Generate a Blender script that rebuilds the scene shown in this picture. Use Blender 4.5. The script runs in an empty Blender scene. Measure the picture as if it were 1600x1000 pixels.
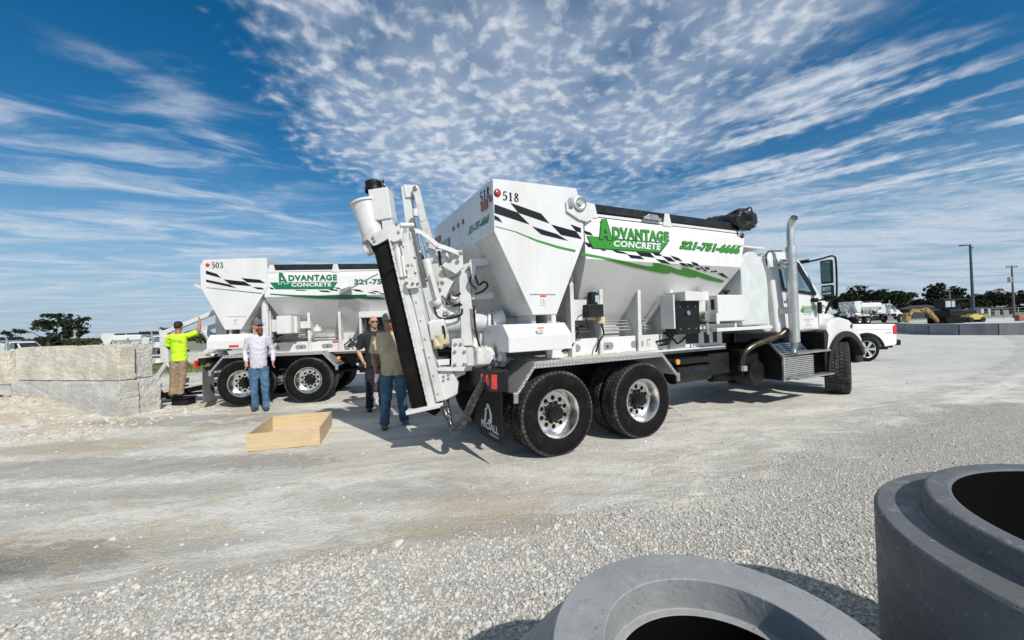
import bpy, bmesh, math, random
import numpy as np
from mathutils import Vector, Matrix, noise
R = math.radians
random.seed(7)
S = bpy.context.scene
COL = S.collection

# ------------------------------------------------------------------ camera (solved from the photograph)
F_PX, PITCH, ROLL, EYE = 613.7, 0.0122, -0.0345, 1.593
cam_d = bpy.data.cameras.new('camera'); cam = bpy.data.objects.new('camera', cam_d); COL.objects.link(cam)
cam_d.sensor_width = 36.0; cam_d.lens = 36.0 * F_PX / 1600.0
cam_d.clip_start = 0.05; cam_d.clip_end = 5000
_F = Vector((0, math.cos(PITCH), math.sin(PITCH))); _u = Vector((0, -math.sin(PITCH), math.cos(PITCH))); _r = Vector((1, 0, 0))
CR = _r * math.cos(ROLL) + _u * math.sin(ROLL); CU = _u * math.cos(ROLL) - _r * math.sin(ROLL); CF = _F
cam.matrix_world = Matrix(((CR.x, CU.x, -CF.x, 0), (CR.y, CU.y, -CF.y, 0), (CR.z, CU.z, -CF.z, EYE), (0, 0, 0, 1)))
S.camera = cam
S.render.resolution_x, S.render.resolution_y = 1024, 640
CP = Vector((0, 0, EYE))

# ------------------------------------------------------------------ light
SUN_EL, SUN_DIR = R(41), Vector((0.56, -0.83, 0)).normalized()
SUN_AZ = math.atan2(SUN_DIR.x, SUN_DIR.y)
w = bpy.data.worlds.new('World'); S.world = w; w.use_nodes = True
sund = bpy.data.lights.new('sun', 'SUN'); sund.energy = 4.6; sund.angle = R(0.6); sund.color = (1.0, .955, .88)
sun = bpy.data.objects.new('sun', sund); COL.objects.link(sun)
_sd = Vector((SUN_DIR.x * math.cos(SUN_EL), SUN_DIR.y * math.cos(SUN_EL), math.sin(SUN_EL)))
sun.rotation_euler = _sd.to_track_quat('Z', 'Y').to_euler()
S.view_settings.view_transform = 'Standard'; S.view_settings.look = 'None'
S.view_settings.exposure = 0.04; S.view_settings.gamma = 1.0


class X:
    """tiny expression helper for shader maths"""
    def __init__(s, nt, sock): s.nt, s.s = nt, sock
    def _op(s, op, *o, clamp=False):
        n = s.nt.nodes.new('ShaderNodeMath'); n.operation = op; n.use_clamp = clamp
        for i, q in enumerate((s,) + o):
            if isinstance(q, X): s.nt.links.new(q.s, n.inputs[i])
            else: n.inputs[i].default_value = q
        return X(s.nt, n.outputs[0])
    def __add__(s, o): return s._op('ADD', o)
    def __sub__(s, o): return s._op('SUBTRACT', o)
    def __mul__(s, o): return s._op('MULTIPLY', o)
    def __truediv__(s, o): return s._op('DIVIDE', o)
    def pw(s, o): return s._op('POWER', o)
    def mx(s, o): return s._op('MAXIMUM', o)
    def mn(s, o): return s._op('MINIMUM', o)
    def inv(s): return (s * -1.0) + 1.0
    def step(s, a, b, lo=0.0, hi=1.0):
        n = s.nt.nodes.new('ShaderNodeMapRange'); n.interpolation_type = 'SMOOTHSTEP'
        s.nt.links.new(s.s, n.inputs[0])
        n.inputs[1].default_value = a; n.inputs[2].default_value = b; n.inputs[3].default_value = lo; n.inputs[4].default_value = hi
        return X(s.nt, n.outputs[0])


def comb(nt, x, y, z):
    n = nt.nodes.new('ShaderNodeCombineXYZ')
    for i, q in enumerate((x, y, z)):
        if isinstance(q, X): nt.links.new(q.s, n.inputs[i])
        else: n.inputs[i].default_value = q
    return n.outputs[0]


def noisef(nt, vec, scale, detail=4, rough=.5, dist=0.0, kind='fac'):
    n = nt.nodes.new('ShaderNodeTexNoise'); n.inputs['Scale'].default_value = scale
    n.inputs['Detail'].default_value = detail; n.inputs['Roughness'].default_value = rough; n.inputs['Distortion'].default_value = dist
    if vec is not None: nt.links.new(vec, n.inputs['Vector'])
    return X(nt, n.outputs['Fac'])


def mixc(nt, f, a, b, mode='MIX'):
    n = nt.nodes.new('ShaderNodeMix'); n.data_type = 'RGBA'; n.blend_type = mode
    ins = [n.inputs[0], n.inputs[6], n.inputs[7]]
    for i, q in zip(ins, (f, a, b)):
        if isinstance(q, X): nt.links.new(q.s, i)
        elif isinstance(q, bpy.types.NodeSocket): nt.links.new(q, i)
        elif isinstance(q, (int, float)): i.default_value = q
        else: i.default_value = (*q, 1)
    return n.outputs[2]


def build_world():
    nt = w.node_tree; nt.nodes.clear()
    out = nt.nodes.new('ShaderNodeOutputWorld'); bg = nt.nodes.new('ShaderNodeBackground')
    sky = nt.nodes.new('ShaderNodeTexSky'); sky.sky_type = 'NISHITA'; sky.sun_disc = False
    sky.sun_elevation = SUN_EL; sky.sun_rotation = SUN_AZ
    sky.air_density = 1.0; sky.dust_density = 0.3; sky.ozone_density = 2.5; sky.altitude = 0
    tc = nt.nodes.new('ShaderNodeTexCoord'); sp = nt.nodes.new('ShaderNodeSeparateXYZ')
    nt.links.new(tc.outputs['Generated'], sp.inputs[0])
    dx, dy, dz = (X(nt, sp.outputs[i]) for i in range(3))
    den = dz.mx(0.0) + 0.06
    px, py = dx / den, dy / den
    P = comb(nt, px, py, 0.0)
    # warp
    wx = noisef(nt, P, 1.3, 3) - 0.5
    wy = noisef(nt, comb(nt, px + 7.3, py + 2.1, 0.0), 1.3, 3) - 0.5
    qx, qy = px + wx * 0.35, py + wy * 0.35
    # puffy sheet of altocumulus right of the blue gap
    w2 = noisef(nt, comb(nt, px, py, 4.0), 5.0, 2) - .5
    cx_, cy_ = px + wx * .12 + w2 * .06, py * .92 + wy * .12 - w2 * .05
    cells = noisef(nt, comb(nt, cx_, cy_, 0.0), 14.5, 3, .50)
    clump = noisef(nt, comb(nt, qx, qy * .8, 3.0), 1.9, 3, .5)
    fine = noisef(nt, comb(nt, cx_, cy_, 1.0), 30.0, 4, .6)
    edge = (qx + wx * .55 + (cells - .5) * .5).step(-0.95, -0.58)
    lane = (qx - ((qy * -0.95) + 2.70) + wy * .8 + (cells - .5) * .4)._op('ABSOLUTE').step(0.02, 0.26).mx(qx.step(0.85, 0.5)).mx(qy.step(1.35, 1.75))
    far = qy.step(2.0, 3.3, 1.0, 0.45)
    puff = (cells * 1.0 + clump * .75 + fine * .10).step(.58, 1.24)
    veil = clump.step(.20, .56) * .48
    cellm = (qx + wy * .5).step(1.30, .70)
    al = px * -.76 + py * .65; ac = px * .65 + py * .76
    band = noisef(nt, comb(nt, al * .55 + wx * .3, ac * 1.9 + wy * .25, 13.0), 2.1, 7, .60, .4)
    bnd = (band + (cells - .5) * .22 - .40).step(0.0, .26) * .88 * qx.step(.55, 1.15) * (qy - px * .25).step(.78, 1.15)
    sheet = ((puff * .90).mx(veil) * edge * lane * far * cellm).mx(bnd * far)
    # wispy cirrus on the left
    ax = qx * 0.85 + qy * 0.52; ay = qx * -0.52 + qy * 0.85
    st = noisef(nt, comb(nt, ax * 0.65, ay * 1.5, 5.0), 2.0, 7, .58, .5)
    lm = qx.step(-0.75, -1.35) * qy.step(1.0, 1.35)
    wis = (st + lm * 0.16 - 0.575).step(0.0, 0.30) * 0.80 * (lm * .85 + .15)
    # low streaks everywhere toward the horizon
    sx = noisef(nt, comb(nt, px * 0.42 + wx * .3, py * 1.15, 9.0), 2.3, 6, .62, .35)
    sm = qy.step(1.75, 2.9)
    right = qx.step(0.5, 2.2) * .13
    str_ = (sx + sm * 0.10 + right - 0.56).step(0.0, 0.26) * sm * 0.80
    cl = (sheet.mx(wis).mx(str_)).mn(1.0)
    hs = nt.nodes.new('ShaderNodeHueSaturation'); hs.inputs['Saturation'].default_value = 1.42; hs.inputs['Hue'].default_value = .494
    hs.inputs['Value'].default_value = .86
    nt.links.new(sky.outputs[0], hs.inputs['Color'])
    hz = (dz * 1.0).step(0.42, 0.0)
    basec = mixc(nt, hz.pw(1.5) * .85, hs.outputs[0], (3.0, 4.35, 5.9))
    dens = (cells * .9 + fine * .3 + clump * .4).step(.60, 1.02)
    cc = mixc(nt, dens, (5.5, 6.3, 7.4), (7.3, 7.7, 8.2))
    cc = mixc(nt, hz * .6, cc, (4.6, 5.4, 6.5))
    c = mixc(nt, cl * 0.95, basec, cc)
    nt.links.new(c, bg.inputs[0]); bg.inputs[1].default_value = 0.105
    nt.links.new(bg.outputs[0], out.inputs[0])


build_world()

# ------------------------------------------------------------------ pixel <-> world helpers (photograph 1600 x 1000)
def ray(px, py): return CF + CR * ((px - 800) / F_PX) - CU * ((py - 500) / F_PX)
def G(px, py, z=0.0):
    d = ray(px, py); return CP + d * ((z - EYE) / d.z)
def AT(px, py, Y):
    d = ray(px, py); return CP + d * (Y / d.y)


class Frame:
    """a vehicle's own axes: u forward, v away from the camera side, w up"""
    def __init__(s, x, y, yaw, z=0.0):
        s.O = Vector((x, y, z)); s.yaw = yaw
        s.a = Vector((math.cos(yaw), math.sin(yaw), 0)); s.b = Vector((-math.sin(yaw), math.cos(yaw), 0))
    def loc(s, P):
        d = P - s.O; return Vector((d.dot(s.a), d.dot(s.b), d.z))
    def at(s, px, py, Y): return s.loc(AT(px, py, Y))
    def side(s, px, py, v=0.0):
        d = ray(px, py); t = (v - (CP - s.O).dot(s.b)) / d.dot(s.b); return s.loc(CP + d * t)
    def rear(s, px, py, u):
        d = ray(px, py); t = (u - (CP - s.O).dot(s.a)) / d.dot(s.a); return s.loc(CP + d * t)


T1 = Frame(.5375, 4.7016, .469)
T2 = Frame(-5.9818, 8.6211, .1498)

# ------------------------------------------------------------------ materials
MATS = {}
def mat(name, col, rough=.5, metal=0.0, var=0.0, vscale=3.0, bump=0.0, bscale=40.0, spec=.5, dirt=None, dscale=1.2, damt=0.0, coat=0.0, bdist=.01, stretch=None):
    if name in MATS: return MATS[name]
    m = bpy.data.materials.new(name); m.use_nodes = True; nt = m.node_tree; b = nt.nodes['Principled BSDF']
    b.inputs['Base Color'].default_value = (*col, 1); b.inputs['Roughness'].default_value = rough; b.inputs['Metallic'].default_value = metal
    b.inputs['Specular IOR Level'].default_value = spec; b.inputs['Coat Weight'].default_value = coat; b.inputs['Coat Roughness'].default_value = .08
    tc = nt.nodes.new('ShaderNodeTexCoord'); vec = tc.outputs['Object']
    if stretch:
        mp = nt.nodes.new('ShaderNodeMapping'); mp.inputs['Scale'].default_value = stretch
        nt.links.new(vec, mp.inputs[0]); vec = mp.outputs[0]
    c = None
    if var > 0:
        n = noisef(nt, vec, vscale, 5, .6)
        c = mixc(nt, n.step(.3, .7), [max(0, x * (1 - var)) for x in col], [min(1, x * (1 + var)) for x in col])
    if dirt is not None and damt > 0:
        n2 = noisef(nt, vec, dscale, 7, .62, .4)
        c = mixc(nt, n2.step(.46, .72) * damt, c if c is not None else col, dirt)
    if c is not None: nt.links.new(c, b.inputs['Base Color'])
    if bump > 0:
        nb = noisef(nt, vec, bscale, 6, .6)
        bn = nt.nodes.new('ShaderNodeBump'); bn.inputs['Strength'].default_value = bump; bn.inputs['Distance'].default_value = bdist
        nt.links.new(nb.s, bn.inputs['Height']); nt.links.new(bn.outputs[0], b.inputs['Normal'])
    if var > 0 or damt > 0:
        rn = noisef(nt, vec, vscale * 2.3, 4, .6)
        nt.links.new(rn.step(.3, .7, max(.03, rough * .75), min(1, rough * 1.3)).s, b.inputs['Roughness'])
    MATS[name] = m; return m


DUST = (.42, .40, .36)
WHITE = mat('white_paint', (.625, .625, .62), .28, var=.03, dirt=DUST, damt=.30, dscale=1.8, coat=.3, stretch=(1, 1, .35))
WHITE2 = mat('white_machine_paint', (.60, .60, .59), .38, var=.05, dirt=(.33, .31, .28), damt=.45, dscale=3.5)
DUSTY = mat('dusty_white_steel', (.62, .63, .62), .34, var=.10, vscale=2.0, dirt=(.36, .35, .32), damt=.75, dscale=2.4, bump=.1, bscale=8)
HOPW = mat('hopper_white', (.665, .665, .655), .40, var=.03, dirt=(.48, .46, .43), damt=.28, dscale=1.1, bump=.08, bscale=2.2, bdist=.03, stretch=(1, 1, .4))
TANK = mat('tank_plastic', (.50, .535, .53), .5, var=.04, dirt=(.75, .78, .78), damt=.3, dscale=3, bump=.12, bscale=30)
BLACK = mat('black_steel', (.009, .009, .010), .45, var=.3, dirt=(.04, .038, .034), damt=.4, dscale=4, spec=.3)
RUBBER = mat('tyre_rubber', (.006, .006, .0065), .7, spec=.12, var=.2, dirt=(.035, .033, .030), damt=.35, dscale=7, bump=.15, bscale=60)
TREAD = mat('tread_rubber', (.035, .034, .032), .8, var=.2, dirt=(.16, .15, .135), damt=.65, dscale=6, bump=.2, bscale=60)
BELT = mat('rubber_cover', (.006, .0055, .005), .7, spec=.15, var=.3, vscale=5, dirt=(.020, .016, .012), damt=.5, dscale=3, bump=.2, bscale=14, bdist=.02)
TARP = mat('black_tarp', (.008, .009, .010), .42, var=.3, bump=.3, bscale=8, bdist=.02)
ALU = mat('polished_aluminium', (.78, .77, .75), .27, metal=1.0, var=.03, dirt=(.50, .48, .45), damt=.2, dscale=6)
CHROME = mat('bright_metal', (.78, .78, .79), .12, metal=1.0)
STEELG = mat('dull_steel', (.48, .48, .47), .38, metal=.85, var=.15)
STACK = mat('brushed_stack', (.66, .66, .64), .34, metal=.8, var=.08)
BRONZE = mat('heat_tinted_pipe', (.10, .085, .066), .34, metal=.9, var=.3, vscale=6)
BRASS = mat('brass_pin', (.33, .29, .18), .4, metal=.8)
DECK = mat('dusty_deck_plate', (.50, .48, .44), .7, metal=.15, var=.2, vscale=14, dirt=(.62, .58, .50), damt=.7, dscale=5, bump=.6, bscale=60, bdist=.01)
RED = mat('red_lens', (.62, .02, .015), .18, var=.1, coat=.5)
REDT = mat('red_marker', (.16, .012, .012), .2, coat=.5)
AMBER = mat('amber_lens', (.75, .28, .03), .2, coat=.5)
GREEN = mat('vinyl_green', (.035, .24, .022), .35, var=.05)
GREEN2 = mat('vinyl_dark_green', (.006, .15, .062), .35, var=.05)
VBLK = mat('vinyl_black', (.007, .0075, .008), .4, spec=.3)
VGRN_DK = mat('vinyl_outline_green', (.004, .045, .008), .35)
VWHT = mat('vinyl_light', (.62, .64, .62), .4)
VGREY = mat('vinyl_grey', (.17, .18, .17), .4)
GLASS = mat('cab_glass', (.10, .17, .19), .04, spec=.9, coat=1.0)
GLASSD = mat('dark_glass', (.012, .016, .018), .05, spec=.8, coat=.6)
GREYCAP = mat('grey_recess', (.22, .23, .23), .55)
CREAM = mat('cream_bag', (.55, .46, .28), .8, bump=.3, bscale=14)
SKIN = mat('skin', (.47, .24, .16), .5, var=.08, vscale=20)
SKIN_T = mat('tanned_skin', (.33, .15, .09), .5, var=.08, vscale=20)


def diamond_mat():
    m = bpy.data.materials.new('diamond_plate'); m.use_nodes = True; nt = m.node_tree; b = nt.nodes['Principled BSDF']
    b.inputs['Metallic'].default_value = .45; b.inputs['Roughness'].default_value = .38
    tc = nt.nodes.new('ShaderNodeTexCoord'); mp = nt.nodes.new('ShaderNodeMapping'); mp.inputs['Rotation'].default_value = (0.6, 0.6, .785)
    nt.links.new(tc.outputs['Object'], mp.inputs[0])
    ck = nt.nodes.new('ShaderNodeTexVoronoi'); ck.inputs['Scale'].default_value = 38; ck.inputs['Randomness'].default_value = .15
    nt.links.new(mp.outputs[0], ck.inputs[0])
    h = X(nt, ck.outputs['Distance']).step(.15, .45)
    nt.links.new(mixc(nt, h, (.66, .66, .65), (.30, .30, .30)), b.inputs['Base Color'])
    bn = nt.nodes.new('ShaderNodeBump'); bn.inputs['Strength'].default_value = .7; bn.inputs['Distance'].default_value = .006
    nt.links.new(h.inv().s, bn.inputs['Height']); nt.links.new(bn.outputs[0], b.inputs['Normal'])
    return m
DIAMOND = diamond_mat()


def ply_mat():
    m = bpy.data.materials.new('plywood'); m.use_nodes = True; nt = m.node_tree; b = nt.nodes['Principled BSDF']
    b.inputs['Roughness'].default_value = .65
    tc = nt.nodes.new('ShaderNodeTexCoord'); mp = nt.nodes.new('ShaderNodeMapping'); mp.inputs['Scale'].default_value = (1.2, 1.2, 14)
    nt.links.new(tc.outputs['Object'], mp.inputs[0])
    n = noisef(nt, mp.outputs[0], 3, 6, .6, 1.5); n2 = noisef(nt, tc.outputs['Object'], 2.2, 3)
    c = mixc(nt, n.step(.3, .7), (.50, .37, .21), (.60, .47, .29)); c = mixc(nt, n2.step(.45, .75) * .4, c, (.44, .31, .17))
    nt.links.new(c, b.inputs['Base Color']); return m
PLY = ply_mat()


# ------------------------------------------------------------------ mesh builder
def cr(pts, k=4):
    """Catmull-Rom through the points"""
    P = [Vector(p) for p in pts]; P = [P[0] * 2 - P[1]] + P + [P[-1] * 2 - P[-2]]; out = []
    for i in range(1, len(P) - 2):
        a, b, c, d = P[i - 1:i + 3]
        for j in range(k):
            t = j / k; out.append(.5 * ((2 * b) + (c - a) * t + (2 * a - 5 * b + 4 * c - d) * t * t + (3 * b - a - 3 * c + d) * t ** 3))
    return out + [P[-2]]
class MB:
    def __init__(s): s.v, s.f, s.mi, s.sm = [], [], [], []
    def add(s, vs, fs, mi=0, sm=False):
        o = len(s.v); s.v += [tuple(p) for p in vs]; s.f += [tuple(i + o for i in f) for f in fs]
        s.mi += [mi] * len(fs); s.sm += [sm] * len(fs); return s
    def box(s, lo, hi, mi=0, rot=None, c=None):
        x0, y0, z0 = lo; x1, y1, z1 = hi
        vs = [Vector(p) for p in ((x0, y0, z0), (x1, y0, z0), (x1, y1, z0), (x0, y1, z0), (x0, y0, z1), (x1, y0, z1), (x1, y1, z1), (x0, y1, z1))]
        if rot is not None:
            c = Vector(c) if c is not None else (Vector(lo) + Vector(hi)) / 2
            vs = [rot @ (p - c) + c for p in vs]
        return s.add(vs, [(0, 3, 2, 1), (4, 5, 6, 7), (0, 1, 5, 4), (1, 2, 6, 5), (2, 3, 7, 6), (3, 0, 4, 7)], mi)
    def prism(s, poly, a0, a1, axis='v', mi=0, f=None):
        """poly in the two other axes (u,w for v; v,w for u; u,v for w), swept between a0 and a1; f maps vertices"""
        n = len(poly)
        def P(p, a):
            q = {'v': (p[0], a, p[1]), 'u': (a, p[0], p[1]), 'w': (p[0], p[1], a)}[axis]
            return f(Vector(q)) if f else q
        vs = [P(p, a0) for p in poly] + [P(p, a1) for p in poly]
        fs = [tuple(range(n)), tuple(range(2 * n - 1, n - 1, -1))] + [(i, (i + 1) % n + 0, (i + 1) % n + n, i + n) for i in range(n)]
        fs = [fs[0][::-1], fs[1][::-1]] + [q for q in fs[2:]]
        return s.add(vs, fs, mi)
    def tube(s, pts, r, n=12, mi=0, caps=True, sm=True, flat=None):
        pts = [Vector(p) for p in pts]; rs = r if isinstance(r, (list, tuple)) else [r] * len(pts)
        rings = []; up = None
        for i, p in enumerate(pts):
            d = (pts[min(i + 1, len(pts) - 1)] - pts[max(i - 1, 0)]).normalized()
            if up is None:
                up = Vector((0, 0, 1)) if abs(d.z) < .9 else Vector((1, 0, 0))
            x = (up - d * up.dot(d)); x = x.normalized() if x.length > 1e-6 else d.orthogonal().normalized(); y = d.cross(x); up = x
            rr = rs[i]; rx, ry = rr if isinstance(rr, (tuple, list)) else (rr, rr)
            rings.append([p + x * (rx * math.cos(2 * math.pi * k / n)) + y * (ry * math.sin(2 * math.pi * k / n)) for k in range(n)])
        vs = [q for g in rings for q in g]; fs = []
        for i in range(len(pts) - 1):
            for k in range(n):
                k2 = (k + 1) % n; fs.append((i * n + k, i * n + k2, (i + 1) * n + k2, (i + 1) * n + k))
        s.add(vs, fs, mi, sm)
        if caps:
            s.add(rings[0], [tuple(range(n))[::-1]], mi); s.add(rings[-1], [tuple(range(n))], mi)
        return s
    def lathe(s, prof, c, axis, n=32, mi=0, sm=True):
        """prof: (radius, offset along axis)"""
        c = Vector(c); ax = Vector(axis).normalized(); x = ax.orthogonal().normalized(); y = ax.cross(x); vs = []
        for r, h in prof:
            for k in range(n):
                a = 2 * math.pi * k / n; vs.append(c + ax * h + x * (r * math.cos(a)) + y * (r * math.sin(a)))
        fs = [(i * n + k, i * n + (k + 1) % n, (i + 1) * n + (k + 1) % n, (i + 1) * n + k) for i in range(len(prof) - 1) for k in range(n)]
        return s.add(vs, fs, mi, sm)
    def beam(s, p0, p1, w1, w2, side=None, mi=0, w1b=None):
        """rectangular bar; w1 across 'side', w2 the other way"""
        p0, p1 = Vector(p0), Vector(p1); d = (p1 - p0).normalized()
        sd = Vector(side) if side is not None else (Vector((0, 0, 1)).cross(d) if abs(d.z) < .9 else Vector((1, 0, 0)))
        x = (sd - d * sd.dot(d)).normalized(); y = d.cross(x); b = w1b if w1b is not None else w1
        vs = [p + x * (sx * ww / 2) + y * (sy * w2 / 2) for p, ww in ((p0, w1), (p1, b)) for sx, sy in ((-1, -1), (1, -1), (1, 1), (-1, 1))]
        return s.add(vs, [(0, 3, 2, 1), (4, 5, 6, 7), (0, 1, 5, 4), (1, 2, 6, 5), (2, 3, 7, 6), (3, 0, 4, 7)], mi)
    def plate(s, pts, thick, nrm, mi=0):
        pts = [Vector(p) for p in pts]; n = Vector(nrm).normalized() * thick; k = len(pts)
        return s.add(pts + [p + n for p in pts], [tuple(range(k))[::-1], tuple(range(k, 2 * k))] + [(i, (i + 1) % k, (i + 1) % k + k, i + k) for i in range(k)], mi)
    def ball(s, c, r, n=10, mi=0, rot=None):
        c = Vector(c); rx, ry, rz = r if isinstance(r, (tuple, list)) else (r, r, r); vs = []; m = n * 2
        for i in range(n + 1):
            t = math.pi * i / n
            for k in range(m):
                a = 2 * math.pi * k / m; q = Vector((rx * math.sin(t) * math.cos(a), ry * math.sin(t) * math.sin(a), rz * math.cos(t)))
                vs.append(c + (rot @ q if rot is not None else q))
        fs = [(i * m + k, (i + 1) * m + k, (i + 1) * m + (k + 1) % m, i * m + (k + 1) % m) for i in range(n) for k in range(m)]
        return s.add(vs, fs, mi, True)
    def build(s, name, mats, parent=None, bevel=0.0, seg=2, label=None, weld=False):
        me = bpy.data.meshes.new(name); me.from_pydata(s.v, [], s.f)
        for m in (mats if isinstance(mats, (list, tuple)) else [mats]): me.materials.append(m)
        me.polygons.foreach_set('material_index', s.mi); me.polygons.foreach_set('use_smooth', s.sm)
        bm = bmesh.new(); bm.from_mesh(me)
        if weld: bmesh.ops.remove_doubles(bm, verts=bm.verts, dist=1e-5)
        bmesh.ops.recalc_face_normals(bm, faces=bm.faces); bm.to_mesh(me); bm.free()
        if any(s.sm): me.set_sharp_from_angle(angle=R(38))
        o = bpy.data.objects.new(name, me); COL.objects.link(o)
        if parent is not None: o.parent = parent
        if bevel:
            b = o.modifiers.new('bevel', 'BEVEL'); b.width = bevel; b.segments = seg; b.limit_method = 'ANGLE'; b.angle_limit = R(35); b.harden_normals = False
        if label: o['label'] = label
        return o


def tag(o, label, cat, group=None, kind=None):
    if label: o['label'] = label
    if cat: o['category'] = cat
    if group: o['group'] = group
    if kind: o['kind'] = kind
    return o
def empty(name, loc, rz, label, cat, group=None):
    o = bpy.data.objects.new(name, None); COL.objects.link(o); o.location = loc; o.rotation_euler = (0, 0, rz); o.empty_display_size = .3
    return tag(o, label, cat, group)
def copy_tree(o, parent=None, skip=()):
    c = o.copy(); COL.objects.link(c); c.parent = parent
    for ch in list(KIDS.get(o.name, [])) or [q for q in bpy.data.objects if q.parent == o]:
        if ch.name.split('.')[0] in skip: continue
        copy_tree(ch, c, skip)
    return c
KIDS = {}


# ------------------------------------------------------------------ lettering
_dg = None
def text_mesh(txt, bold=0.0, space=1.0):
    cu = bpy.data.curves.new('t', 'FONT'); cu.body = txt; cu.size = 1; cu.offset = bold; cu.space_character = space; cu.resolution_u = 4
    o = bpy.data.objects.new('t', cu); COL.objects.link(o)
    me = bpy.data.meshes.new_from_object(o.evaluated_get(bpy.context.evaluated_depsgraph_get()))
    vs = [Vector(v.co) for v in me.vertices]; fs = [tuple(p.vertices) for p in me.polygons]
    bpy.data.objects.remove(o); bpy.data.meshes.remove(me)
    return vs, fs
def put_text(name, txt, mapf, m, parent, bold=0.0, shear=0.0, space=1.0, grow=0.0, lay=None):
    """mapf takes (x, y) in 0..1 of the text box to a local 3D point"""
    vs, fs = text_mesh(txt, bold, space)
    if lay: ref, _ = text_mesh(txt, lay, space)
    else: ref = vs
    x0 = min(v.x for v in ref); x1 = max(v.x for v in ref); y0 = min(v.y for v in ref); y1 = max(v.y for v in ref)
    mb = MB(); out = []
    for v in vs:
        x = (v.x - x0) / (x1 - x0); y = (v.y - y0) / (y1 - y0); out.append(mapf(x + shear * (y - .5), y))
    mb.add(out, fs); return mb.build(name, m, parent)
SERIF = {  # hand drawn serif figures: strokes of (x, y, width)
 '5': [[(.30, .95, .10), (.80, .97, .14)], [(.30, .95, .05), (.24, .56, .05)], [(.24, .56, .05), (.50, .62, .10), (.76, .50, .17), (.80, .28, .18), (.62, .07, .12), (.35, .03, .08), (.17, .10, .15)]],
 '1': [[(.50, .97, .18), (.50, .03, .18)], [(.28, .84, .05), (.50, .97, .07)], [(.26, .03, .07), (.74, .03, .07)]],
 '8': [[(.50, .97, .07), (.70, .88, .13), (.72, .73, .15), (.52, .56, .12), (.28, .40, .14), (.20, .22, .16), (.34, .05, .10), (.50, .02, .07), (.68, .06, .10), (.80, .22, .15), (.70, .40, .13), (.45, .56, .10), (.30, .70, .14), (.30, .88, .12), (.50, .97, .07)]],
 '0': [[(.50, .98, .07), (.24, .80, .14), (.17, .50, .18), (.24, .20, .14), (.50, .02, .07), (.76, .20, .14), (.83, .50, .18), (.76, .80, .14), (.50, .98, .07)]],
 '3': [[(.20, .82, .15), (.34, .96, .08), (.58, .96, .10), (.74, .82, .15), (.68, .63, .12), (.42, .54, .07), (.70, .46, .12), (.80, .27, .17), (.64, .06, .11), (.38, .02, .08), (.17, .13, .15)]]}
def serif_text(name, txt, mapf, m, parent):
    mb = MB(); n = len(txt); k = 0
    for i, ch in enumerate(txt):
        for st in SERIF[ch]:
            # smooth the stroke
            pts = []
            for a in range(len(st) - 1):
                for t in range(4):
                    f = t / 4; pts.append([st[a][q] * (1 - f) + st[a + 1][q] * f for q in range(3)])
            pts.append(list(st[-1])); vs = []
            k += 1
            for a, p in enumerate(pts):
                q0 = pts[max(a - 1, 0)]; q1 = pts[min(a + 1, len(pts) - 1)]; d = Vector((q1[0] - q0[0], (q1[1] - q0[1]) * 1.6)); d.normalize()
                nx, ny = -d.y, d.x
                for sg in (-1, 1):
                    pw_ = max(p[2] * 1.5, .13); x = p[0] + sg * nx * pw_ / 2; y = p[1] + sg * ny * pw_ / 2 / 1.3
                    q = Vector(mapf((i + x) / n, y)); vs.append(q)
            mb.add(vs, [(2 * j, 2 * j + 1, 2 * j + 3, 2 * j + 2) for j in range(len(pts) - 1)])
    return mb.build(name, m, parent)


# ------------------------------------------------------------------ wheels
def curve_disc(outer, holes, thick):
    cu = bpy.data.curves.new('d', 'CURVE'); cu.dimensions = '2D'; cu.fill_mode = 'BOTH'; cu.extrude = thick / 2; cu.resolution_u = 4
    def circ(cx, cy, r, n):
        sp = cu.splines.new('POLY'); sp.points.add(n - 1); sp.use_cyclic_u = True
        for i in range(n): sp.points[i].co = (cx + r * math.cos(2 * math.pi * i / n), cy + r * math.sin(2 * math.pi * i / n), 0, 1)
    circ(0, 0, outer, 48)
    for h in holes: circ(*h, 14)
    o = bpy.data.objects.new('d', cu); COL.objects.link(o)
    me = bpy.data.meshes.new_from_object(o.evaluated_get(bpy.context.evaluated_depsgraph_get()))
    vs = [Vector(v.co) for v in me.vertices]; fs = [tuple(p.vertices) for p in me.polygons]
    bpy.data.objects.remove(o); bpy.data.meshes.remove(me); return vs, fs

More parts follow.
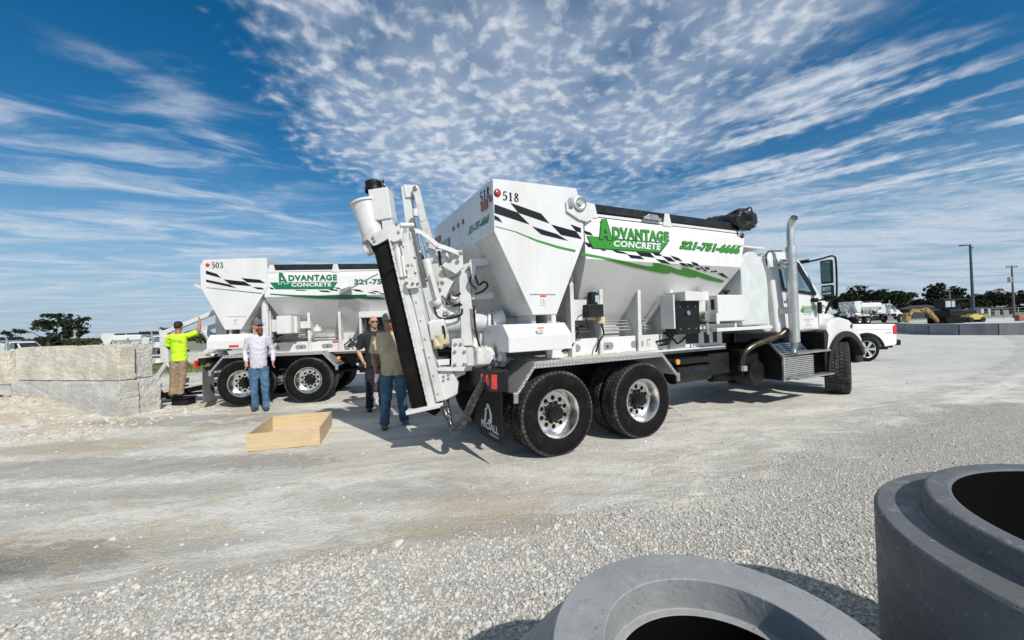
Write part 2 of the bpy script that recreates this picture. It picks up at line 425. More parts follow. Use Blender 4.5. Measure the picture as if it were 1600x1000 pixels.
def tyre_mb(ro, ri, wd, rows, nb, blk=.012):
    """axis +y; outer face at y=0, inner face at y=wd"""
    mb = MB(); h = wd
    prof = [(ri, .03), (ri + .015, .012), (ri + .05, .004), (ri + .11, -.004), (ro - .10, -.006), (ro - .05, .002), (ro - .022, .012), (ro - .008, .022),
            (ro - .006, .03), (ro - .004, h * .5), (ro - .006, h - .03), (ro - .022, h - .012), (ro - .10, h + .006), (ri + .05, h - .004), (ri, h - .03), (ri, .03)]
    mb.lathe(prof[:8], (0, 0, 0), (0, 1, 0), 56, 0); mb.lathe(prof[7:12], (0, 0, 0), (0, 1, 0), 56, 1); mb.lathe(prof[11:], (0, 0, 0), (0, 1, 0), 56, 0)
    rw = (wd - .03) / rows
    for r_ in range(rows):
        y0 = .015 + r_ * rw + .006; y1 = y0 + rw - .012
        edge = r_ in (0, rows - 1)
        for i in range(nb):
            a0 = 2 * math.pi * (i + .5 * (r_ % 2)) / nb; a1 = a0 + 2 * math.pi / nb * .78; sk = .18 * 2 * math.pi / nb * (1 if r_ % 2 else -1)
            hi = ro + blk * .6 - (.006 if edge else 0); lo = ro - .03
            vs = []
            for rr in (lo, hi):
                for (a, y) in ((a0, y0), (a1, y0), (a1 + sk, y1), (a0 + sk, y1)): vs.append((rr * math.cos(a), y, rr * math.sin(a)))
            if edge:  # lug runs a little down the shoulder
                yy = y0 - .012 if r_ == 0 else y1 + .012
                j = (4, 5) if r_ == 0 else (6, 7)
                for q in j: vs[q] = (vs[q][0], vs[q][1], vs[q][2])
                for q in ((0, 1) if r_ == 0 else (2, 3)): vs[q] = (vs[q][0], yy, vs[q][2])
            mb.add(vs, [(0, 3, 2, 1), (4, 5, 6, 7), (0, 1, 5, 4), (1, 2, 6, 5), (2, 3, 7, 6), (3, 0, 4, 7)], 1)
    return mb
_tm = {}
def share(key, fn, name, mats, parent):
    if key not in _tm:
        o = fn().build(name, mats, parent); _tm[key] = o.data; return o
    o = bpy.data.objects.new(name, _tm[key]); COL.objects.link(o); o.parent = parent; return o
def rim_dish():
    mb = MB(); r = .293
    mb.lathe([(r, .032), (r + .006, .012), (r, .002), (r - .012, .004), (r - .022, .02), (r - .03, .06), (r - .048, .10), (r - .052, .128), (r - .075, .140)], (0, 0, 0), (0, 1, 0), 56)
    vs, fs = curve_disc(.222, [(.176 * math.cos(a), .176 * math.sin(a), .029) for a in [2 * math.pi * (i + .5) / 10 for i in range(10)]], .008)
    mb.add([(v.x, .143 + v.z, v.y) for v in vs], fs)
    mb.lathe([(r - .04, .14), (r - .03, .24), (r, .255)], (0, 0, 0), (0, 1, 0), 40)
    return mb
def rim_hat():
    mb = MB(); r = .293
    mb.lathe([(r, .03), (r + .006, .012), (r, .002), (r - .012, .004), (r - .025, .03), (r - .03, .05), (r - .075, .055), (.15, .03), (.12, .02), (.07, .015), (.06, .0), (0.001, -.005)], (0, 0, 0), (0, 1, 0), 48)
    mb.lathe([(r - .04, .05), (r - .03, .24), (r, .30)], (0, 0, 0), (0, 1, 0), 40); return mb
def hub_mb():
    mb = MB()
    mb.lathe([(.122, .138), (.12, .130), (.092, .124), (.088, .05), (.078, .035), (.055, .032), (.05, .02), (.001, .018)], (0, 0, 0), (0, 1, 0), 28)
    for i in range(10):
        a = 2 * math.pi * i / 10; c = (.128 * math.cos(a), .115, .128 * math.sin(a)); mb.lathe([(.0165, .03), (.0165, 0), (.012, -.012), (.001, -.014)], c, (0, 1, 0), 8)
    for i in range(8):
        a = 2 * math.pi * i / 8; mb.lathe([(.009, .01), (.009, -.006), (.001, -.007)], (.068 * math.cos(a), .034, .068 * math.sin(a)), (0, 1, 0), 6)
    return mb
def disc_back():
    mb = MB(); mb.lathe([(.245, .165), (.10, .165)], (0, 0, 0), (0, 1, 0), 24); return mb
def wheel(parent, u, v, w_, flip=False, kind='dual', yaw=0.0):
    """kind: dual (dished rim out), inner (tyre only with plain rim), front (wide, hat rim)"""
    if kind == 'front': wh = share('hat', rim_hat, 'wheel', [ALU], parent)
    else: wh = share('dish', rim_dish, 'wheel', [ALU], parent)
    wh.location = (u, v, w_); wh.rotation_euler = (0, 0, (math.pi if flip else 0) + yaw)
    if kind == 'front': share('tf', lambda: tyre_mb(.515, .29, .40, 5, 46, .016), 'tyre', [RUBBER, TREAD], wh)
    else: share('tr', lambda: tyre_mb(.512, .29, .275, 6, 52), 'tyre', [RUBBER, TREAD], wh)
    if kind == 'dual':
        share('hub', hub_mb, 'hub', [BLACK], wh); share('drum', disc_back, 'brake_drum', [BLACK], wh)
    return wh


# ------------------------------------------------------------------ the volumetric concrete truck
HV, HC = .05, 2.40     # hopper side plane and crease height
SLOPE = (.80, 1.50)    # slope bottom (v, w)
def hop_point(fr, px, py, off=-.003):
    p = fr.side(px, py, HV)
    if p.z >= HC: return Vector((p.x, HV + off, p.z))
    # slope plane through (HV,HC) and SLOPE
    nv, nw = -(HC - SLOPE[1]), -(SLOPE[0] - HV); L = math.hypot(nv, nw); nv /= L; nw /= L
    nrm = fr.b * nv + Vector((0, 0, nw)); P0 = fr.O + fr.b * HV + Vector((0, 0, HC)); d = ray(px, py)
    t = (P0 - CP).dot(nrm) / d.dot(nrm); q = fr.loc(CP + d * t)
    return q + Vector((0, nv, nw)) * abs(off)
def decal(name, fr, polys, m, parent, surf='hop', v=.0, cut=True, off=-.003):
    """polys in photograph pixels -> thin vinyl on the truck side"""
    mb = MB()
    for poly in polys:
        bm = bmesh.new(); vs = [bm.verts.new((x, y, 0)) for x, y in poly]; bm.faces.new(vs)
        bmesh.ops.triangulate(bm, faces=bm.faces)
        if surf == 'hop' and cut:
            a = fr_px(fr, (.5, HV, HC)); b = fr_px(fr, (3.6, HV, HC)); d = Vector((b[0] - a[0], b[1] - a[1], 0)); n = Vector((-d.y, d.x, 0)).normalized()
            bmesh.ops.bisect_plane(bm, geom=bm.verts[:] + bm.edges[:] + bm.faces[:], plane_co=(a[0], a[1], 0), plane_no=n, dist=1e-4)
        bm.verts.index_update()
        if surf == 'hop': pts = [hop_point(fr, q.co.x, q.co.y, off) for q in bm.verts]
        else: pts = [fr.side(q.co.x, q.co.y, v) for q in bm.verts]
        mb.add(pts, [tuple(q.index for q in f.verts) for f in bm.faces]); bm.free()
    return mb.build(name, m, parent)
def fr_px(fr, p):
    P = fr.O + fr.a * p[0] + fr.b * p[1] + Vector((0, 0, p[2])); d = P - CP; z = d.dot(CF); return (800 + F_PX * d.dot(CR) / z, 500 - F_PX * d.dot(CU) / z)
def zz(poly, ox, oy, s): return [(ox + x / s, oy + y / s) for x, y in poly]

def bolts(mb, pts, ax, r=.012, h=.008, mi=0):
    for p in pts: mb.lathe([(r, -.002), (r, h), (r * .7, h + .004), (.0005, h + .004)], p, ax, 6, mi, False)

def truck_body(root, new=True):
    bv = .05
    # chassis
    mb = MB()
    for v in (.80, 1.56): mb.box((-1.05, v, .78), (7.2, v + .08, 1.03))
    mb.build('frame_rail', BLACK, root, .006)
    for u in (-.9, .68, 2.3, 3.6, 5.0): mb = MB(); mb.box((u, .88, .82), (u + .1, 1.56, .98)); mb.build('cross_member', BLACK, root)
    mb = MB()
    for u in (0, 1.37):
        mb.tube([(u, .3, .52), (u, 2.1, .52)], .075, 14); mb.ball((u, 1.2, .54), (.2, .2, .22))
    for v in (.84, 1.6):
        mb.tube([(-.05, v, .62), (.3, v, .74), (.68, v, .80), (1.07, v, .74), (1.42, v, .62)], .05, 8)
    mb.build('rear_axle', BLACK, root)
    mb = MB(); mb.tube([(1.4, 1.22, .56), (4.6, 1.22, .80)], .06, 12); mb.tube([(4.5, 1.22, .8), (6.0, 1.22, .85)], [.16, .26], 14); mb.build('drive_shaft', BLACK, root)
    mb = MB(); mb.tube([(6.59, .45, .52), (6.59, 2.0, .52)], .06, 10); mb.box((6.1, .9, .6), (7.2, 1.5, 1.1)); mb.build('front_axle', BLACK, root)
    # tanks and boxes below the frame, black
    mb = MB(); mb.tube([(2.4, .45, .72), (3.2, .45, .72)], .15, 18); mb.box((2.35, .32, .88), (3.3, .62, .96)); mb.box((3.35, .50, .62), (3.9, .8, .98))
    mb.build('air_tank', BLACK, root, .008)
    mb = MB(); mb.tube([(3.9, 2.02, .66), (5.3, 2.02, .66)], .29, 24); mb.box((4.2, 1.7, .9), (5.2, 2.2, .96)); mb.build('fuel_tank', [STEELG], root)
    mb = MB(); mb.tube([(4.36, .30, .60), (4.36, .62, .60)], .22, 20); mb.box((4.05, .4, .55), (4.6, .8, 1.0)); mb.tube([(3.9, .9, .55), (4.6, .7, .55)], .14, 14)
    mb.build('muffler', BLACK, root)
    # wheels
    for u in (0, 1.37):
        wheel(root, u, .02, .505); wheel(root, u, .345, .505, kind='inner'); wheel(root, u, 2.40, .505, True); wheel(root, u, 2.075, .505, True, kind='inner')
    wheel(root, 6.93, .02, .505, kind='front', yaw=R(24)) if new else wheel(root, 6.59, .03, .505, kind='front')
    wheel(root, 6.59, 2.38, .505, True, 'front', R(22) if new else 0)
    # rear fenders (diamond plate)
    for a, b in ((-.02, .62), (1.8, 2.44)):
        mb = MB(); prof = [(-.60, .80), (-.34, 1.125), (1.70, 1.125), (2.0, .80)]
        t = .012
        for (p, q) in zip(prof, prof[1:]):
            mb.prism([(p[0], p[1]), (q[0], q[1]), (q[0], q[1] + t), (p[0], p[1] + t)], a + .012, b, 'v')
        fd = mb.build('rear_fender', DIAMOND, root)
        edge = MB(); e0 = a if a < 1 else b
        for (p, q) in zip(prof, prof[1:]):
            edge.prism([(p[0], p[1] - .045), (q[0], q[1] - .045), (q[0], q[1] + t + .004), (p[0], p[1] + t + .004)], e0, e0 + .012, 'v')
        edge.build('fender_lip', DIAMOND, fd)
        g = MB(); g.box((-.30, a + .03, 1.139), (1.66, b, 1.142)); g.build('dust_layer', DECK, fd)
        for q in ((-.60, .80), (2.0, .80)): cap = MB(); cap.box((q[0] - .03, e0 - .01, q[1] - .09), (q[0] + .03, e0 + .03, q[1] + .03)); cap.build('fender_end', STEELG, fd, .006)
    # lower body sill with oval recesses
    mb = MB()
    for v0, v1 in ((.42, .46), (1.98, 2.02)):
        mb.prism([(.10, 1.13), (2.5, 1.13), (3.62, 1.13), (3.62, 1.42), (2.55, 1.42), (2.5, 1.37), (.10, 1.37)], v0, v1, 'v')
        mb.box((.10, min(v0, v1) - (.06 if v0 < 1 else 0), 1.10), (3.6, v1 + (.06 if v0 > 1 else 0), 1.128))
    sill = mb.build('side_sill', WHITE, root, .006)
    for u in (.52, 1.10, 1.68, 2.26):
        m2 = MB(); n = 20; pl = []
        for k in range(n):
            a = 2 * math.pi * k / n; pl.append((u + (.07 if math.cos(a) > 0 else -.07) + .052 * math.cos(a), 1.245 + .052 * math.sin(a)))
        m2.prism(pl, .414, .4185, 'v', 0); m2.lathe([(.016, 0), (.016, -.010), (.0005, -.011)], (u + .01, .414, 1.24), (0, 1, 0), 8, 1)
        m2.build('oval_cover', [GREYCAP, BLACK], sill)
    for (u0, u1, w0, w1) in ((2.72, 3.02, 1.19, 1.35), (3.16, 3.28, 1.18, 1.36), (3.38, 3.48, 1.18, 1.36)): m2 = MB(); m2.box((u0, .413, w0), (u1, .4185, w1)); m2.build('frame_opening', VBLK, sill)
    # body floor & conveyor
    mb = MB(); mb.box((-.2, .55, 1.04), (3.9, 1.9, 1.14)); mb.build('sub_frame', WHITE2, root)
    mb = MB(); mb.box((-.7, .72, 1.30), (3.6, 1.75, 1.52)); mb.tube([(-.7, .8, 1.4), (-.7, 1.7, 1.4)], .12, 14); mb.build('conveyor', [DUSTY], root, .01)
    # pipes
    for k in range(4): mb = MB(); mb.tube([(.30, .50 + .02 * k, 1.47 + .045 * k), (2.0, .50 + .02 * k, 1.46 + .045 * k)], .010, 8); mb.build('hydraulic_pipe', STEELG, root)
    # gussets
    for u in ((.97, 1.68, 2.35) if new else (1.30, 1.98, 2.62)):
        for mir in (0, 1):
            f = (lambda q: Vector((q[0], 2.44 - q[1], q[2]))) if mir else None
            mb = MB(); pl = [(.40, 1.14), (.40, 1.5), (.385, 2.02), (.42, 2.02), (.82, 1.55), (.82, 1.14)]
            mb.prism(pl, u, u + .012, 'u', 0, f); mb.prism([(.37, 1.13), (.345, 2.04), (.385, 2.04), (.40, 1.13)], u - .025, u + .035, 'u', 0, f)
            mb.build('gusset', WHITE2, root, .004)
    # aggregate hopper
    sec = [(.10, 2.97), (HV, 2.86), (HV, HC), SLOPE, (2.44 - SLOPE[0], SLOPE[1]), (2.44 - HV, HC), (2.44 - HV, 2.86), (2.34, 2.97)]
    ru = [.50, .50, .50, .80, .80, .50, .50, .50]; fu = [3.80, 3.76, 3.63, 3.38, 3.38, 3.63, 3.76, 3.80]
    mb = MB(); n = len(sec)
    vs = [(ru[i], *sec[i]) for i in range(n)] + [(fu[i], *sec[i]) for i in range(n)]
    fs = [(0, 1, 2, 5, 6, 7)[::-1], (2, 3, 4, 5)[::-1], tuple(i + 8 for i in (0, 1, 2, 5, 6, 7)), tuple(i + 8 for i in (2, 3, 4, 5))]
    mi = []
    fs += [(i, i + 1, i + 9, i + 8) for i in range(n - 1)]
    mb.add(vs, fs); hop = mb.build('aggregate_hopper', HOPW, root, .004)
    # top rails, tarp
    mb = MB(); mb.box((.6, .085, 2.965), (3.70, .125, 3.0)); mb.box((.6, 2.315, 2.965), (3.7, 2.355, 3.0)); mb.build('top_rail', WHITE, hop)
    mb = MB(); N = 26; top = []
    nx = 18; ny = 9; vs = []; u0, u1 = .58, 3.66
    for i in range(nx + 1):
        for j in range(ny + 1):
            u = u0 + (u1 - u0) * i / nx; v = .10 + 2.24 * j / ny; z = 3.13 + .07 * math.sin(math.pi * j / ny) + .012 * noise.noise(Vector((u * 4, v * 3, 1)))
            vs.append((u, v, z))
    fs = [(i * (ny + 1) + j, (i + 1) * (ny + 1) + j, (i + 1) * (ny + 1) + j + 1, i * (ny + 1) + j + 1) for i in range(nx) for j in range(ny)]
    mb.add(vs, fs, 0, True)
    for vv in (.10, 2.34): mb.box((u0, vv - .008, 2.955), (u1, vv + .008, 3.13))
    for uu in (u0, u1): mb.box((uu - .008, .10, 2.955), (uu + .008, 2.34, 3.13))
    tp = mb.build('tarp', TARP, root)
    mb = MB(); mb.tube([(u0, .082, 3.03), (u1, .082, 3.02)], .012, 8); mb.build('tarp_rope', BLACK, tp)
    mb = MB()
    for uu in (.66, 2.02):
        for sg, v in ((1, .084), (-1, 2.356)):
            mb.prism([(uu - .10, 2.94), (uu + .08, 2.94), (uu + .035, 3.125), (uu - .055, 3.125)], v, v - .014 * sg, 'v')
    mb.build('tarp_bracket', WHITE, tp, .004)
    if new:
        mb = MB(); mb.box((1.52, .03, 3.0), (1.86, .072, 3.035)); mb.prism([(1.56, 3.035), (1.82, 3.035), (1.77, 3.075), (1.62, 3.075)], .035, .07, 'v'); mb.build('tarp_clip', STEELG, tp, .004)
    mb = MB()
    rnd = random.Random(3)
    for k in range(9):
        c = Vector((3.60 + .04 * k, 0, 3.17 + .05 * math.sin(k * 1.9)))
        pts = [(c.x + .04 * math.sin(v * 5 + k), .0 + v * .27, c.z + .035 * math.sin(v * 3.3 + k * 2)) for v in range(-0, 10)]
        mb.tube(pts, [.10 + .03 * math.sin(k + q) for q in range(10)], 10)
    mb.tube([(3.62, -.03, 3.23), (3.74, -.03, 3.30), (3.84, .0, 3.16), (3.8, .0, 3.0)], [.06, .09, .08, .04], 10)
    rl = mb.build('tarp_roll', TARP, root)
    md = rl.modifiers.new('r', 'REMESH'); md.mode = 'VOXEL'; md.voxel_size = .022; md.use_smooth_shade = True
    tx = bpy.data.textures.get('crumple') or bpy.data.textures.new('crumple', 'CLOUDS'); tx.noise_scale = .12
    dm = rl.modifiers.new('d', 'DISPLACE'); dm.texture = tx; dm.strength = .07; dm.mid_level = .5
    mb = MB(); mb.lathe([(.035, 0), (.035, .05), (.02, .06), (.0005, .06)], (3.90, -.05, 3.13), (0, 1, 0), 14); mb.box((3.62, .03, 2.93), (3.66, .06, 3.02)); mb.build('roller_end', CHROME, root)
    # cement bin
    fx = (.47 if new else .58)
    prof = [(-.77, 2.64), (-.77, 3.12 if not new else 3.24), (-.70 if not new else -.77, 3.245), (fx - .09 if new else fx, 3.275), (fx, 2.95), (fx, 2.62), (.02, 1.70), (-.31, 1.70)]
    if new: prof.pop(2)
    mb = MB(); mb.prism(prof, .03, 2.41, 'v'); cb = mb.build('cement_bin', [WHITE], root, .006)
    cb.data.materials.append(DUSTY)
    for p in cb.data.polygons:
        if p.normal.z < -.3 and abs(p.normal.y) < .5: p.material_index = 1
    mb = MB(); mb.box((-.20, .6, 1.50), (.0, 1.8, 1.70)); mb.build('bin_spout', DUSTY, cb, .005)
    # bin foot post and pipes between bin and cover
    mb = MB()
    mb.tube([(-.02, .35, 1.55), (.16, .35, 1.55), (.16, .35, 2.2)], .05, 14); mb.box((-.28, .12, 1.58), (-.22, .5, 1.72)); mb.box((-.06, .12, 1.58), (.0, .5, 1.72))
    mb.build('bin_support', WHITE2, root, .004)
    # white guard box below the bin
    def gbox(v0, sg):
        mb = MB(); pl = [(v0, 1.28), (v0, 1.46), (v0 + sg * .14, 1.60), (v0 + sg * .75, 1.60), (v0 + sg * .75, 1.28)]
        mb.prism(pl, -.66, .20, 'u'); return mb
    gb = gbox(-.01, 1).build('conveyor_guard', WHITE, root, .008); gbox(2.45, -1).build('conveyor_guard', WHITE, root, .008)
    mb = MB(); mb.box((.47, .34, 1.38), (.5, .38, 2.3)); mb.box((.44, .33, 1.13), (.5, .44, 2.12)); mb.box((.5, .36, 1.62), (.95, .40, 1.90)); mb.build('hopper_brace', WHITE2, root, .004)
    # control & equipment boxes at the front
    if new:
        mb = MB(); mb.box((2.98, .02, 1.53), (3.66, .42, 1.95)); bx = mb.build('control_box', WHITE, root, .02, 3)
        mb = MB(); mb.box((2.974, .08, 1.72), (2.979, .14, 1.88)); mb.build('box_latch', BLACK, bx)
        mb = MB()
        for u, v in ((2.93, .3), (3.34, .12)): mb.tube([(u, v, 1.96), (u, v, 2.0)], .03, 12); mb.box((u - .055, v - .03, 1.995), (u + .055, v + .03, 2.03))
        mb.build('filler_cap', BLACK, bx)
        mb = MB(); mb.box((2.55, .22, 1.56), (2.97, .6, 1.93)); mb.build('side_cabinet', WHITE2, root, .01)
        mb = MB(); mb.box((2.30, .05, 1.86), (2.82, .40, 2.0)); mb.box((2.16, .15, 1.45), (2.19, .40, 1.96)); mb.build('cooler_hood', WHITE, root, .006)
        mb = MB(); mb.box((2.22, .16, 1.36), (2.74, .38, 1.87)); cl = mb.build('oil_cooler', VBLK, root, .01)
        mb = MB(); bolts(mb, [(2.3 + .17 * i, .16, 1.44 + .34 * j) for i in range(3) for j in range(2)], (0, -1, 0), .012); mb.tube([(2.46, .15, 1.68), (2.46, .13, 1.68)], .035, 12); mb.build('bolt_head', STEELG, cl)
        mb = MB(); mb.tube([(2.86, .10, 1.62), (2.86, .2, 1.62)], .085, 18); mb.tube([(2.86, .13, 1.53), (2.87, .13, 1.34)], .02, 8)
        mb.build('hose_reel', STEELG, root)
        mb = MB(); mb.box((2.93, .015, 1.50), (3.0, .02, 1.66)); mb.build('switch_plate', WHITE, root); 
        # deck plate
        mb = MB(); mb.box((3.0, .06, 1.375), (4.45, 1.0, 1.43)); mb.box((2.5, .2, 1.42), (3.7, .6, 1.50)); mb.build('deck_plate', WHITE, root, .006)
        # grease pump
        mb = MB(); mb.box((.66, .24, 1.66), (.92, .40, 1.83)); mb.tube([(.80, .32, 1.83), (.80, .32, 1.985)], .068, 20); mb.tube([(.80, .32, 1.985), (.80, .32, 2.0)], .05, 14)
        gp = mb.build('grease_pump', BLACK, root, .01)
        mb = MB(); mb.box((.79, .248, 1.86), (.85, .25, 1.95)); mb.build('pump_label', mat('label_blue', (.30, .42, .50), .4), gp)
        mb = MB(); mb.tube([(.95, .35, 1.57), (.95, .35, 1.66)], .065, 14); mb.build('pump_reservoir', mat('amber_oil', (.60, .44, .30), .4), gp); mb = MB(); mb.tube(cr([(.95, .33, 1.57), (.96, .31, 1.42), (.88, .31, 1.32), (.84, .34, 1.18)]), .013, 8); mb.build('grease_hose', VBLK, gp); mb = MB(); mb.tube(cr([(.66, .24, 1.80), (.58, .2, 1.78), (.60, .2, 1.55), (.70, .3, 1.5)]), .009, 8); mb.build('grease_hose', VBLK, gp)
    else:
        mb = MB(); mb.box((.76, -.02, 1.57), (1.06, .36, 1.97)); mb.box((1.06, .15, 1.57), (1.12, .36, 1.95)); mb.build('control_box', WHITE, root, .012)
        mb = MB(); mb.box((1.14, .3, 1.68), (1.36, .36, 1.84)); mb.build('side_cabinet', WHITE2, root)
        mb = MB(); mb.box((2.48, .1, 1.88), (3.3, .5, 2.02)); mb.box((2.48, .12, 1.36), (2.53, .5, 1.9)); mb.build('cooler_hood', WHITE, root, .006)
        mb = MB(); mb.box((2.60, .30, 1.40), (3.2, .5, 1.86)); mb.build('oil_cooler', VBLK, root)
        mb = MB(); mb.box((3.0, .06, 1.375), (4.45, 1.0, 1.43)); mb.build('deck_plate', WHITE, root, .006)
        mb = MB(); mb.tube([(1.52, .25, 1.60), (1.52, .25, 1.70)], [.10, .085], 16); mb.tube([(1.52, .25, 1.7), (1.52, .25, 1.75)], .035, 12); mb.build('oil_reservoir', mat('aged_plastic', (.6, .58, .5), .5), root, .0)
        mb = MB(); mb.box((.50, .05, 1.40), (.56, .10, 2.05)); mb.tube([(.42, .25, 1.5), (.42, .25, 2.25), (.50, .25, 2.38)], .075, 16); mb.build('dust_sock', WHITE, root)
        mb = MB()
        for u in (-.22, .38): mb.box((u, -.014, 1.31), (u + .2, -.0105, 1.36))
        for u in (1.80, 2.9): mb.box((u, .411, 1.32), (u + .2, .4185, 1.36))
        mb.build('reflector_strip', RED, root)
    # hoses & valves dark
    mb = MB()
    for k, (a, b, c) in enumerate([((.3, .5, 1.2), (.5, .35, 1.35), (.62, .4, 1.5)), ((.28, .55, 1.25), (.45, .38, 1.45), (.7, .45, 1.55)), ((2.1, .4, 1.2), (2.25, .3, 1.3), (2.4, .4, 1.45)), ((2.05, .45, 1.25), (2.3, .25, 1.4), (2.6, .4, 1.36)), ((2.2, .4, 1.4), (2.4, .3, 1.22), (2.7, .4, 1.3))]):
        mb = MB(); mb.tube(cr([a, ((a[0] + b[0]) / 2, b[1], (a[2] + b[2]) / 2 - .02), b, c]), .016, 8); mb.build('hydraulic_hose', BLACK, root)
    for k in range(5): mb = MB(); mb.tube(cr([(.2 + .02 * k, .6, 1.2), (.35 + .05 * k, .5, 1.32 + .02 * k), (.6 + .03 * k, .55, 1.3)]), .014, 8); mb.build('hydraulic_hose', BLACK, root)
    # water tank behind the cab
    mb = MB(); pl = [(3.70, 1.44), (3.70, 2.35)]
    for k in range(9): a = math.pi - (math.pi / 2) * k / 8; pl.append((4.02 + .32 * math.cos(a), 2.35 + .35 * math.sin(a)))
    for k in range(1, 9): a = math.pi / 2 - (math.pi / 2) * k / 8; pl.append((4.02 + .43 * math.cos(a), 2.08 + .62 * math.sin(a)))
    pl.append((4.44, 1.44)); mb.prism(pl, .10, 2.34, 'v'); wt = mb.build('water_tank', TANK, root, .06, 5)
    for p in wt.data.polygons: p.use_smooth = False
    mb = MB(); mb.box((3.45, .05, 2.735), (4.30, 1.3, 2.765)); mb.box((3.6, .3, 2.68), (3.7, 1.2, 2.735)); mb.build('tank_walkway', WHITE, root, .004)
    # cab
    def nar(q):
        q = Vector(q); c = 1.22
        k = 1.0 - max(0, q.z - 1.95) * .13
        q.y = c + (q.y - c) * k; return q
    cabp = [(4.76, 1.27), (4.74, 2.5)]
    for k in range(1, 6): a = math.pi - (math.pi / 2) * k / 5; cabp.append((4.92 + .18 * math.cos(a), 2.57 + .20 * math.sin(a)))
    cabp += [(5.30, 2.79), (5.58, 2.74), (5.76, 2.64), (5.98, 2.36), (6.18, 2.08), (6.30, 1.92), (6.32, 1.27)]
    mb = MB(); mb.prism(cabp, .15, 2.29, 'v', 0, nar); cabo = mb.build('cab', WHITE, root, .05, 4)
    def sidepoly(name, pts, m, par, v=.15, th=.004, both=True, bev=0.0):
        mb = MB()
        vals = [nar((u, v, z)) for u, z in pts]
        mb.plate([q + Vector((0, -th, 0)) for q in vals], th * .8, (0, 1, 0))
        if both: m2 = MB(); m2.plate([Vector((q.x, 2.44 - q.y + th * .2, q.z)) for q in vals], th * .8, (0, 1, 0)); m2.build(name, m, par, bev)
        return mb.build(name, m, par, bev)
    sidepoly('window_seal', [(5.02, 2.05), (5.0, 2.55), (5.12, 2.63), (5.60, 2.63), (5.70, 2.58), (5.90, 2.30), (6.10, 1.99), (6.05, 1.955), (5.80, 1.98)], VBLK, cabo, th=.005)
    sidepoly('side_window', [(5.06, 2.09), (5.05, 2.53), (5.14, 2.59), (5.44, 2.59), (5.50, 2.56), (5.70, 2.28), (5.90, 2.03), (5.78, 2.03)], GLASS, cabo, th=.009)
    sidepoly('door_edge', [(4.98, 1.30), (5.0, 1.30), (5.0, 2.62), (4.98, 2.62)], VGREY, cabo, th=.003)
    sidepoly('door_edge', [(6.11, 1.30), (6.125, 1.30), (6.14, 1.92), (6.125, 1.92)], VGREY, cabo, th=.003)
    sidepoly('door_edge', [(4.98, 1.30), (6.12, 1.30), (6.12, 1.315), (4.98, 1.315)], VGREY, cabo, th=.0026)
    mb = MB(); mb.prism([(4.44, 1.42), (4.44, 2.45), (4.50, 2.60), (4.62, 2.68), (4.80, 2.69), (4.80, 1.30), (4.60, 1.30)], .26, 2.18, 'v', 0, nar); mb.build('cab_rear', mat('cab_rear_paint', (.50, .51, .49), .35), cabo, .04, 3)
    mb = MB(); mb.box((4.50, .248, 1.72), (4.60, .262, 1.95)); mb.build('vent_slot', VBLK, cabo, .006)
    mb = MB(); mb.plate([nar(q) for q in ((4.46, .252, 2.12), (4.60, .252, 2.16), (4.60, .252, 2.50), (4.50, .252, 2.52))], .01, (0, 1, 0)); mb.build('corner_window', VBLK, cabo)
    mb = MB(); mb.box((5.05, .118, 1.86), (5.17, .145, 1.90)); mb.build('door_handle', VBLK, cabo, .008)
    # windshield on the slanted front
    mb = MB(); mb.plate([nar(q) + Vector((.004, 0, .004)) for q in ((5.79, .28, 2.60), (5.79, 2.16, 2.60), (6.28, 2.2, 1.94), (6.28, .24, 1.94))], .004, (.8, 0, .6)); mb.build('windshield', GLASSD, cabo)
    mb = MB(); mb.plate([(4.445, .6, 2.0), (4.445, 1.9, 2.0), (4.445, 1.9, 2.4), (4.445, .6, 2.4)], .01, (-1, 0, 0)); mb.build('rear_window', GLASSD, cabo, .003)
    mb = MB()
    pts = [(4.535, .16)] ; 
    arc = [nar((u, .15, z)) for u, z in cabp[1:8]]
    mb.tube([Vector((q.x - .03, q.y + .03, q.z + .01)) for q in arc], .012, 8); mb.build('roof_seal', BLACK, cabo)
    # hood
    st = [(6.28, .18, 1.99, 1.93), (6.55, .20, 1.97, 1.90), (6.85, .26, 1.94, 1.84), (7.15, .34, 1.86, 1.72), (7.40, .42, 1.66, 1.48), (7.50, .46, 1.2, 1.1)]
    mb = MB(); ring = []
    for (u, v0, zt, zs) in st:
        v1 = 2.44 - v0; c = 1.22
        ring.append([(u, v0, .85), (u, v0, zs - .1), (u, v0 + .05, zs), (u, v0 + .25, zt), (u, c, zt + .04), (u, v1 - .25, zt), (u, v1 - .05, zs), (u, v1, zs - .1), (u, v1, .85)])
    vs = [q for g in ring for q in g]; fs = [(i * 9 + k, i * 9 + k + 1, (i + 1) * 9 + k + 1, (i + 1) * 9 + k) for i in range(5) for k in range(8)]
    fs += [tuple(range(8, -1, -1)), tuple(range(45, 54))]
    mb.add(vs, fs, 0, True); hd = mb.build('hood', WHITE, root)
    ss = hd.modifiers.new('s', 'SUBSURF'); ss.levels = 2; ss.render_levels = 2
    mb = MB(); mb.box((7.42, .75, .95), (7.48, 1.69, 1.32)); mb.build('grille', STEELG, hd, .01)
    mb = MB(); mb.box((7.45, .1, .55), (7.72, 2.34, .85)); mb.build('front_bumper', BLACK, root, .05, 3)
